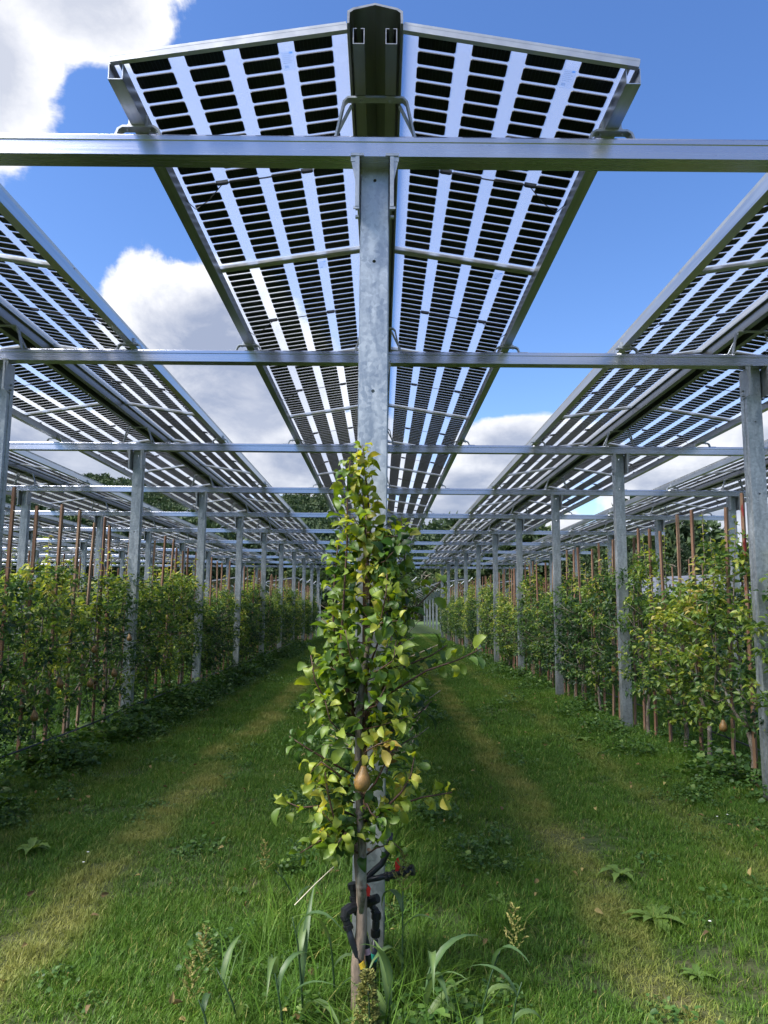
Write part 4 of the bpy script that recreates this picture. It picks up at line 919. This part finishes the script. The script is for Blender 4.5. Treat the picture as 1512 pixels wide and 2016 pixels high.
def field(name, me, x0, x1, y0, y1, dens, smin, smax, label, seed=1, shrink_tracks=True, noise_lo=None, strips=None):
    o_ = link(name, me, kind='stuff', label=label)
    ng, gi, go = gn_tree(name); N = ng.nodes.new; Lk = ng.links.new
    def mth(op, a, c=None, cl=False):
        nd = N('ShaderNodeMath'); nd.operation = op; nd.use_clamp = cl
        for i, v in enumerate((a, c)):
            if v is None: continue
            if isinstance(v, bpy.types.NodeSocket): Lk(v, nd.inputs[i])
            else: nd.inputs[i].default_value = v
        return nd.outputs[0]
    gr = N('GeometryNodeMeshGrid'); gr.inputs[0].default_value = x1 - x0; gr.inputs[1].default_value = y1 - y0; gr.inputs[2].default_value = 2; gr.inputs[3].default_value = 2
    tf = N('GeometryNodeTransform'); tf.inputs['Translation'].default_value = ((x0 + x1) / 2, (y0 + y1) / 2, 0); Lk(gr.outputs[0], tf.inputs[0])
    dp = N('GeometryNodeDistributePointsOnFaces'); dp.distribute_method = 'RANDOM'; dp.inputs['Density'].default_value = dens; dp.inputs['Seed'].default_value = seed; Lk(tf.outputs[0], dp.inputs['Mesh'])
    ip = N('GeometryNodeInstanceOnPoints'); Lk(gi.outputs[0], ip.inputs['Instance']); Lk(dp.outputs['Points'], ip.inputs['Points'])
    rv = N('FunctionNodeRandomValue'); rv.data_type = 'FLOAT_VECTOR'; rv.inputs[0].default_value = (0, 0, 0); rv.inputs[1].default_value = (0.0, 0.0, 6.28); rv.inputs['Seed'].default_value = seed + 5
    Lk(rv.outputs[0], ip.inputs['Rotation'])
    rs = N('FunctionNodeRandomValue'); rs.data_type = 'FLOAT'; rs.inputs[2].default_value = smin; rs.inputs[3].default_value = smax; rs.inputs['Seed'].default_value = seed + 9
    ps = N('GeometryNodeInputPosition'); sx = N('ShaderNodeSeparateXYZ'); Lk(ps.outputs[0], sx.inputs[0])
    sz = rs.outputs[1]; flat = None
    if shrink_tracks:
        for c, wd in ((-1.66, 0.45), (1.22, 0.42), (2.35, 0.35)):
            d = mth('DIVIDE', mth('ABSOLUTE', mth('SUBTRACT', sx.outputs[0], c)), wd); d = mth('ADD', mth('MULTIPLY', d, 0.45), 0.58, cl=True)
            flat = d if flat is None else mth('MULTIPLY', flat, d)
        sz = mth('MULTIPLY', sz, flat)
    if strips:
        k = None
        for c, wd in strips:
            d = mth('SUBTRACT', 1.25, mth('DIVIDE', mth('ABSOLUTE', mth('SUBTRACT', sx.outputs[0], c)), wd), cl=True)
            k = d if k is None else mth('MAXIMUM', k, d)
        sz = mth('MULTIPLY', sz, k)
    if noise_lo is not None:
        nz = N('ShaderNodeTexNoise'); nz.inputs['Scale'].default_value = 1.1; nz.inputs['Detail'].default_value = 3; Lk(ps.outputs[0], nz.inputs['Vector'])
        f_ = mth('MULTIPLY', mth('SUBTRACT', nz.outputs[0], noise_lo), 11.0, cl=True); sz = mth('MULTIPLY', sz, f_)
        keep = mth('GREATER_THAN', f_, 0.15); Lk(keep, ip.inputs['Selection'])
    cb = N('ShaderNodeCombineXYZ')
    Lk(sz, cb.inputs[2])
    if noise_lo is not None or strips: Lk(sz, cb.inputs[0]); Lk(sz, cb.inputs[1])
    else: cb.inputs[0].default_value = 1; cb.inputs[1].default_value = 1
    Lk(cb.outputs[0], ip.inputs['Scale']); Lk(ip.outputs[0], go.inputs[0])
    o_.modifiers.new('scatter', 'NODES').node_group = ng
    return o_
V, T, t = blade_patch(900, 0.5, 0.018, 0.066, 0.0042, 1, 1.0); GP1 = np_mesh('grass', V, T, GRASS, t)
V, T, t = blade_patch(1300, 1.0, 0.03, 0.085, 0.009, 2, 0.9); GP2 = np_mesh('grass', V, T, GRASS, t)
V, T, t = blade_patch(60, 0.16, 0.10, 0.24, 0.006, 3, 1.3); GP3 = np_mesh('tall_grass', V, T, GRASS, t)
field('grass', GP1, -5.5, 5.5, 1.6, 8.4, 23, 0.6, 1.25, 'short green grass between the tree rows, near', 1)
field('grass', GP2, -13, 10, 8.0, 46, 7.0, 0.7, 1.35, 'short green grass between the tree rows, farther off', 2)
field('tall_grass', GP3, -5.5, 5.5, 1.8, 12, 8.0, 0.4, 0.8, 'tufts of longer grass scattered over the lanes', 3, True, 0.46)
field('tall_grass', GP3, -0.9, 0.9, 2.0, 20, 22.0, 0.5, 1.15, 'longer grass under the middle row', 4, False, None, ((0.0, 0.75),))
def weed_patch(n, seed, h=0.14, r_=0.16, ls=0.035):
    g = np.random.default_rng(seed); P = np.stack([g.normal(0, r_ * .5, n), g.normal(0, r_ * .5, n), g.uniform(0.01, h, n)], 1)
    P[:, 2] *= np.exp(-(P[:, 0] ** 2 + P[:, 1] ** 2) / (r_ ** 2)); D = g.normal(size=(n, 3)) * [1, 1, 0.35] + [0, 0, 0.2]
    V0, T0 = leaf_low(0.3, 0.2); return scatter(V0 * [1.35, 1, 1], T0, P, D, g.normal(0, 0.4, n), ls * g.uniform(0.5, 1.3, n), np.clip(g.normal(0.45, 0.22, n), 0, 1))
V, T, t = weed_patch(150, 4, 0.30, 0.26, 0.055); WP1 = np_mesh('weeds', V, T, WEED_M, t)
V, T, t = weed_patch(60, 5, 0.06, 0.15, 0.028); WP2 = np_mesh('clover', V, T, WEED_M, t)
field('weeds', WP1, -4.3, -2.5, 3.0, 30, 16.0, 0.8, 1.7, 'lush dark weeds under the left row', 11, False, 0.40, ((-3.35, 0.75),))
field('weeds', WP1, 2.6, 4.4, 3.0, 30, 12.0, 0.6, 1.3, 'patchy dark weeds under the right row', 12, False, 0.45, ((3.25, 0.7),))
field('weeds', WP1, -9, 8.5, 8.0, 30, 1.5, 0.4, 0.9, 'weeds between the outer rows', 15, False, 0.5)
field('clover', WP2, -5.0, 5.0, 1.8, 10, 12.0, 0.6, 1.3, 'low clover and broad leaved weeds in the grass', 13, False, 0.50)
field('weeds', WP1, -0.8, 0.8, 2.1, 12, 10.0, 0.3, 0.7, 'leafy weeds under the middle row', 14, False, 0.42)

V, T, t = blade_patch(34, 0.24, 0.16, 0.40, 0.0075, 6, 1.6, 0.05); GP4 = np_mesh('coarse_grass', V, T, GRASS, t)
field('coarse_grass', GP4, -0.6, 0.7, 2.2, 4.0, 60.0, 0.4, 1.0, 'coarse tangled grass round the foot of the nearest tree', 21, False, 0.42)
g = np.random.default_rng(77); n = 800; P = np.stack([g.uniform(-4.2, 4.2, n), 2.0 + 16 * g.random(n) ** 1.4, g.uniform(0.02, 0.06, n)], 1)
P[: n // 2, 0] = np.where(g.random(n // 2) < .33, X0 + g.normal(0, .45, n // 2), np.where(g.random(n // 2) < .5, X0 - W + .4 + g.normal(0, .4, n // 2), X0 + W - .4 + g.normal(0, .4, n // 2)))
V0, T0 = leaf_low(0.4, 0.3); V, T, t = scatter(V0, T0, P, g.normal(size=(n, 3)) * [1, 1, .25], g.normal(0, .8, n), g.uniform(.025, .05, n), np.clip(g.normal(.6, .2, n), 0.2, 1))
link('fallen_leaves', np_mesh('fallen_leaves', V, T, leaf_mat('fallen_leaf', [(0, (0.08, 0.05, 0.025)), (0.6, (0.20, 0.13, 0.05)), (1.0, (0.42, 0.34, 0.12))], 0.15, 0.7, 0.0), t), kind='stuff', label='fallen pear leaves scattered in the grass')
# foreground plants: millet grass with broad arching blades and plume heads
def millet(px, py, h, label, nb=5, head=True, seed=0, lean=0.0, bs=1.0):
    g = random.Random(seed); base = ground_at(px, py); root = empty('millet_grass', base, label, 'wild grass plant', 'wild millet plants in the foreground')
    top = Vector((lean, g.uniform(-.04, .04), h)); m_ = MB(); st_ = [Vector((0, 0, 0)), Vector((lean * .25, 0, h * .4)), Vector((lean * .6, 0, h * .75)), top]
    m_.tube(st_, [0.0045, 0.004, 0.003, 0.002], 6); q = m_.mesh('stem', MILLET_M, True); link('stem', q, root)
    nb = nb - 1
    for k in range(nb):
        t = 0.1 + 0.65 * k / max(1, nb - 1); u = t * 3; i = min(2, int(u)); p = st_[i].lerp(st_[i + 1], u - i)
        an = g.uniform(0, 6.28); d = Vector((math.cos(an), math.sin(an), 0)); sd_ = Vector((-d.y, d.x, 0))
        L = g.uniform(0.15, 0.36) * bs; n = 9; V = []; T = []; a = g.uniform(0.9, 1.45); cu = g.uniform(0.12, 0.42); q_ = p.copy(); wd = g.uniform(0.008, 0.013) * bs
        for j in range(n):
            s_ = j / (n - 1); ww = wd * (0.6 + 0.8 * math.sin(min(1, s_ * 1.15 + .1) * math.pi)) * (1 - s_ ** 4); 
            nn = Vector((0, 0, 1)); V += [q_ + sd_ * ww + Vector((0, 0, ww * .5)), q_.copy(), q_ - sd_ * ww + Vector((0, 0, ww * .5))]
            q_ = q_ + (d * math.cos(a) + Vector((0, 0, 1)) * math.sin(a)) * (L / (n - 1)); a -= cu * g.uniform(0.8, 1.2)
        for j in range(n - 1):
            k0 = j * 3
            for f in ((k0, k0 + 1, k0 + 4, k0 + 3), (k0 + 1, k0 + 2, k0 + 5, k0 + 4)): T += [(f[0], f[1], f[2]), (f[0], f[2], f[3])]
        V = np.array([tuple(v) for v in V]); tn = np.full(len(V), g.uniform(0.2, 0.8)); tn[1::3] += 0.25
        link('leaf_blade', np_mesh('leaf_blade', V, np.array(T), MILLET_M, np.clip(tn, 0, 1)), root)
    if head:
        N_ = 15; P, D = [], []; gg = np.random.default_rng(seed)
        for k in range(N_):
            t = k / N_; an = k * 2.4; br = 0.042 * (1 - t * .8); b0 = top + Vector((lean * .5, 0, 0.15 * t)) * 1.0
            for j in range(10):
                s_ = j / 9; P.append(b0 + Vector((math.cos(an) * br * s_, math.sin(an) * br * s_, br * s_ * 0.9))); D.append((math.cos(an) + g.uniform(-.6, .6), math.sin(an) + g.uniform(-.6, .6), 0.8 + g.uniform(-.5, .5)))
        V0, T0 = leaf_low(0.1, 0.6); n = len(P); P = np.array([tuple(p) for p in P]); V, T, t = scatter(V0 * [0.8, 1, 1], T0, P, np.array(D), gg.uniform(0, 6, n), gg.uniform(0.009, 0.016, n), np.clip(gg.normal(0.55, 0.2, n), 0, 1))
        link('seed_head', np_mesh('seed_head', V, T, HEAD_M, t), root)
    return root
ml = [(598, 2030, .42, 'tall wild millet left of the nearest trunk with a blue-green arching blade', 5, False, 1, -.05, 1.2), (560, 2060, .30, 'wild millet with broad blades at the bottom edge left of the trunk', 5, False, 2, -.06, 1.1),
      (792, 1990, .46, 'upright wild millet with yellow seed plume right of the pipes', 5, True, 3, .0, .9), (830, 2060, .34, 'wild millet with broad blue-green blades at the bottom right of the trunk', 6, False, 4, .05, 1.3),
      (935, 2080, .36, 'wild millet leaning right with a fuzzy plume at the bottom edge', 4, True, 5, .10, 1.1), (470, 2020, .20, 'small seeding millet plume at the bottom left', 3, True, 6, -.10, .8),
      (585, 1790, .20, 'drooping pale seed plume left of the pipes', 3, True, 7, -.12, .8), (660, 1990, .30, 'slender wild millet just left of the nearest trunk', 4, False, 8, -.03, 1.0),
      (420, 2100, .22, 'low millet plume at the bottom edge far left of the trunk', 3, True, 9, -.06, .8), (760, 2090, .30, 'broad bladed millet at the bottom edge below the pipes', 5, False, 10, .02, 1.2), (690, 1900, .22, 'short millet seedling at the foot of the middle post', 3, False, 12, .02, .8),
      (1000, 2110, .30, 'millet plant with upright blades at the bottom right of centre', 4, False, 13, .05, 1.0)]
for a_ in ml: millet(a_[0], a_[1], a_[2], a_[3], a_[4], a_[5], a_[6], a_[7], a_[8])
# amaranth with dense head at the bottom
am = empty('amaranth_plant', ground_at(722, 2110), 'knobbly yellow-green amaranth seed head at the bottom centre', 'plant')
m_ = MB(); m_.tube([(0, 0, 0), (0.01, 0, 0.15), (0, 0, 0.30)], [0.005, 0.004, 0.003], 6); link('stem', m_.mesh('stem', MILLET_M, True), am)
g = np.random.default_rng(3); n = 700; z = g.uniform(0, 1, n); an = g.uniform(0, 6.28, n); rr_ = 0.034 * (1 - z * .7) * (1 + .35 * np.sin(z * 30)); P = np.stack([np.cos(an) * rr_, np.sin(an) * rr_, 0.14 + z * .19], 1)
V0, T0 = leaf_low(0.1, 0.6); V, T, t = scatter(V0, T0, P, np.stack([np.cos(an), np.sin(an), g.uniform(-.2, .9, n)], 1), g.uniform(0, 6, n), g.uniform(.010, .018, n), np.clip(g.normal(.45, .2, n), 0, 1)); link('seed_head', np_mesh('seed_head', V, T, HEAD_M, t), am)
n = 9; an = np.arange(n) * 2.4; P = np.stack([np.zeros(n), np.zeros(n), 0.05 + 0.012 * np.arange(n)], 1); V, T, t = scatter(V0 * [1.2, 1, 1], T0, P, np.stack([np.cos(an), np.sin(an), np.full(n, .3)], 1), np.zeros(n), np.full(n, .09), np.full(n, .6)); link('leaves', np_mesh('leaves', V, T, WEED_M, t), am)
# broad-leaved rosettes
def rosette(px, py, label, n=12, ls=0.13, seed=0, tone=0.8, up=0.45):
    g = random.Random(seed); root = empty('dock_plant', ground_at(px, py), label, 'weed', 'broad leaved weeds in the grass')
    for k in range(n):
        an = k * 2.4 + g.uniform(-.3, .3); L = ls * g.uniform(.7, 1.2); V = []; T = []; nn = 8
        for j in range(nn):
            s_ = j / (nn - 1); wd = L * 0.16 * math.sin(min(1, s_ * .9 + .08) * math.pi) * (1.25 if j % 2 else 0.8); y = L * s_; z = up * y - 2.6 * up * y * y / L * .4
            V += [(-wd, y, z + wd * .3), (0, y, z), (wd, y, z + wd * .3)]
        for j in range(nn - 1):
            k0 = j * 3
            for f in ((k0, k0 + 1, k0 + 4, k0 + 3), (k0 + 1, k0 + 2, k0 + 5, k0 + 4)): T += [(f[0], f[1], f[2]), (f[0], f[2], f[3])]
        o_ = link('leaf', np_mesh('leaf', np.array(V), np.array(T), WEED_M, np.full(len(V), min(1, tone + g.uniform(-.15, .15)))), root, (0, 0, 0.01)); o_.rotation_euler = (g.uniform(0, .3), 0, an)
rosette(1290, 1815, 'pale green dandelion rosette on the right lane', 13, 0.16, 1, 0.95)
rosette(1220, 1730, 'small upright dandelion on the right lane', 8, 0.13, 2, 0.9, 1.0)
rosette(60, 1680, 'pale dock plant at the left edge of the lane', 9, 0.15, 3, 0.9, .7)
rosette(980, 1780, 'leafy weed just right of the foreground lane centre', 9, 0.09, 4, 0.8, .6)
rosette(310, 1465, 'pale broad leaved weed by the left steel post', 9, 0.13, 5, 0.9, .6)
rosette(1150, 1460, 'broad leaved weed at the foot of the right row', 8, 0.13, 6, 0.9, .6)
rosette(470, 1760, 'small bluish weed left of the pipes', 8, 0.07, 7, 0.6, .5)
rosette(1375, 1930, 'clump of low broad leaves at the lower right', 10, 0.08, 8, 0.85, .6)
for px, py, lb in ((1413, 1618, 'white daisy at the right lane edge'), (1433, 1614, 'white daisy beside another at the right edge'), (172, 1692, 'white clover bloom on the left lane'), (163, 1713, 'lower white clover bloom on the left lane'), (1399, 1835, 'tiny white bloom at the lower right')):
    r0 = empty('daisy', ground_at(px, py + 10), lb, 'flower', 'small white blooms in the grass'); m_ = MB(); m_.tube([(0, 0, 0), (0, 0, 0.07)], .001, 4); link('stem', m_.mesh('stem', MILLET_M), r0)
    m_ = MB(); n = 10; m_.add([(0, 0, 0.072)] + [(0.009 * math.cos(6.283 * j / n) * (1 if j % 2 else .75), 0.009 * math.sin(6.283 * j / n) * (1 if j % 2 else .75), 0.076) for j in range(n)] + [(0, 0, 0.079)], [(0, 1 + (j + 1) % n, 1 + j) for j in range(n)] + [(n + 1, 1 + j, 1 + (j + 1) % n) for j in range(n)]); link('bloom', m_.mesh('bloom', WHITEP), r0)
m_ = MB(); a, c = at(580, 1782, 3.1), at(664, 1700, 3.12); m_.tube([a, a.lerp(c, .5) + Vector((0, 0, .004)), c], [0.0022, .002, .0016], 5); m_.build('dry_stalk', DRY, label='thin pale dry stalk leaning left of the pipes', cat='stalk')

# ------------------------------------------------------------------ beyond the canopy on the right
def bigtree(name, px, Y, h, rx, label, seed, cone=0.0, mat=None, tone=0.35, n=5000, cat='tree'):
    x = ray(px, 1190); x = x.x / x.y * Y; root = empty(name, (x, Y, 0), label, cat, 'trees beyond the orchard'); m_ = MB(); m_.tube([(0, 0, 0), (.1, 0, h * .4), (0, 0.1, h * .8)], [h * .03, h * .022, h * .008], 8)
    g = random.Random(seed)
    for k in range(7):
        z = h * (.3 + .07 * k); an = k * 2.3; m_.tube([(0, 0, z), (math.cos(an) * rx * .4, math.sin(an) * rx * .4, z + rx * .25), (math.cos(an) * rx * .75, math.sin(an) * rx * .75, z + rx * .35)], [h * .012, h * .008, h * .003], 5)
    link('trunk', m_.mesh('trunk', BARK, True), root); link('crown', crown_cloud(n, rx, h * (.56 if px < 960 else .42), h * (.44 if px < 960 else .56), rx * 0.085, 16, seed, mat, 'crown', tone, cone), root)
bigtree('pine_tree', 1348, 58, 8.0, 1.9, 'dark pointed conifer seen beyond the right row', 31, 0.85, tone=0.10)
bigtree('pine_tree', 1385, 60, 6.6, 1.7, 'smaller dark conifer right of the pointed one', 32, 0.7, tone=0.12)
bigtree('broadleaf_tree', 1415, 62, 5.6, 1.8, 'rounded dark tree rightmost beyond the shed', 33, tone=0.25)
bigtree('broadleaf_tree', 1265, 60, 7.3, 2.6, 'broad dark tree beyond the right row posts', 34, tone=0.3)
bigtree('broadleaf_tree', 1322, 63, 6.0, 2.2, 'low green tree between conifer and broad tree', 35, tone=0.55)
bigtree('broadleaf_tree', 1205, 66, 6.5, 2.6, 'green tree left of the broad dark tree', 36, tone=0.5)
bigtree('copper_tree', 1065, 80, 5.2, 1.8, 'reddish leaved tree far behind the right row', 37, mat=REDBUSH, tone=0.5)
bigtree('broadleaf_tree', 1450, 68, 4.8, 2.4, 'small pale tree at the far right edge', 38, tone=0.7)
for k, px in enumerate((790, 830, 868, 905, 600, 655, 560)):
    bigtree('broadleaf_tree', px, 92 + 3 * k, 6.5 + k % 3, 3.2, '%s dark tree closing the end of the lanes' % ORD[k] if k else 'dark tree closing the view behind the nearest post', 50 + k, tone=0.4 + 0.12 * (k % 3), n=2500)
x = 19.5; root = empty('shed', (x, 44, 0), 'low shed with grey sloping roof beyond the right row', 'shed')
m_ = MB(); m_.box(-3.4, 5.0, 0, 7, 0, 2.3); link('wall', m_.mesh('wall', WALLM), root)
m_ = MB(); m_.add([(-3.7, -.3, 2.35), (5.3, -.3, 2.35), (5.3, 4, 4.1), (-3.7, 4, 3.6), (-3.7, 7.3, 2.35), (5.3, 7.3, 2.35), (-3.7, -.3, 2.25), (5.3, -.3, 2.25), (5.3, 4, 4.0), (-3.7, 4, 3.5), (-3.7, 7.3, 2.25), (5.3, 7.3, 2.25)],
    [(0, 1, 2, 3), (3, 2, 5, 4), (6, 9, 8, 7), (9, 10, 11, 8), (0, 6, 7, 1), (4, 5, 11, 10), (0, 3, 9, 6), (3, 4, 10, 9), (1, 7, 8, 2), (2, 8, 11, 5)]); rf = link('roof', m_.mesh('roof', ROOFM), root)
m_ = MB()
for k in range(3): t = 0.25 + .25 * k; m_.add([(-3.7, -.3 + 4.3 * t, 2.37 + 1.25 * t), (5.3, -.3 + 4.3 * t, 2.37 + 1.75 * t), (5.3, -.22 + 4.3 * t, 2.40 + 1.75 * t), (-3.7, -.22 + 4.3 * t, 2.40 + 1.25 * t)], [(0, 1, 2, 3)])
link('seam', m_.mesh('seam', FRAMEM), rf)
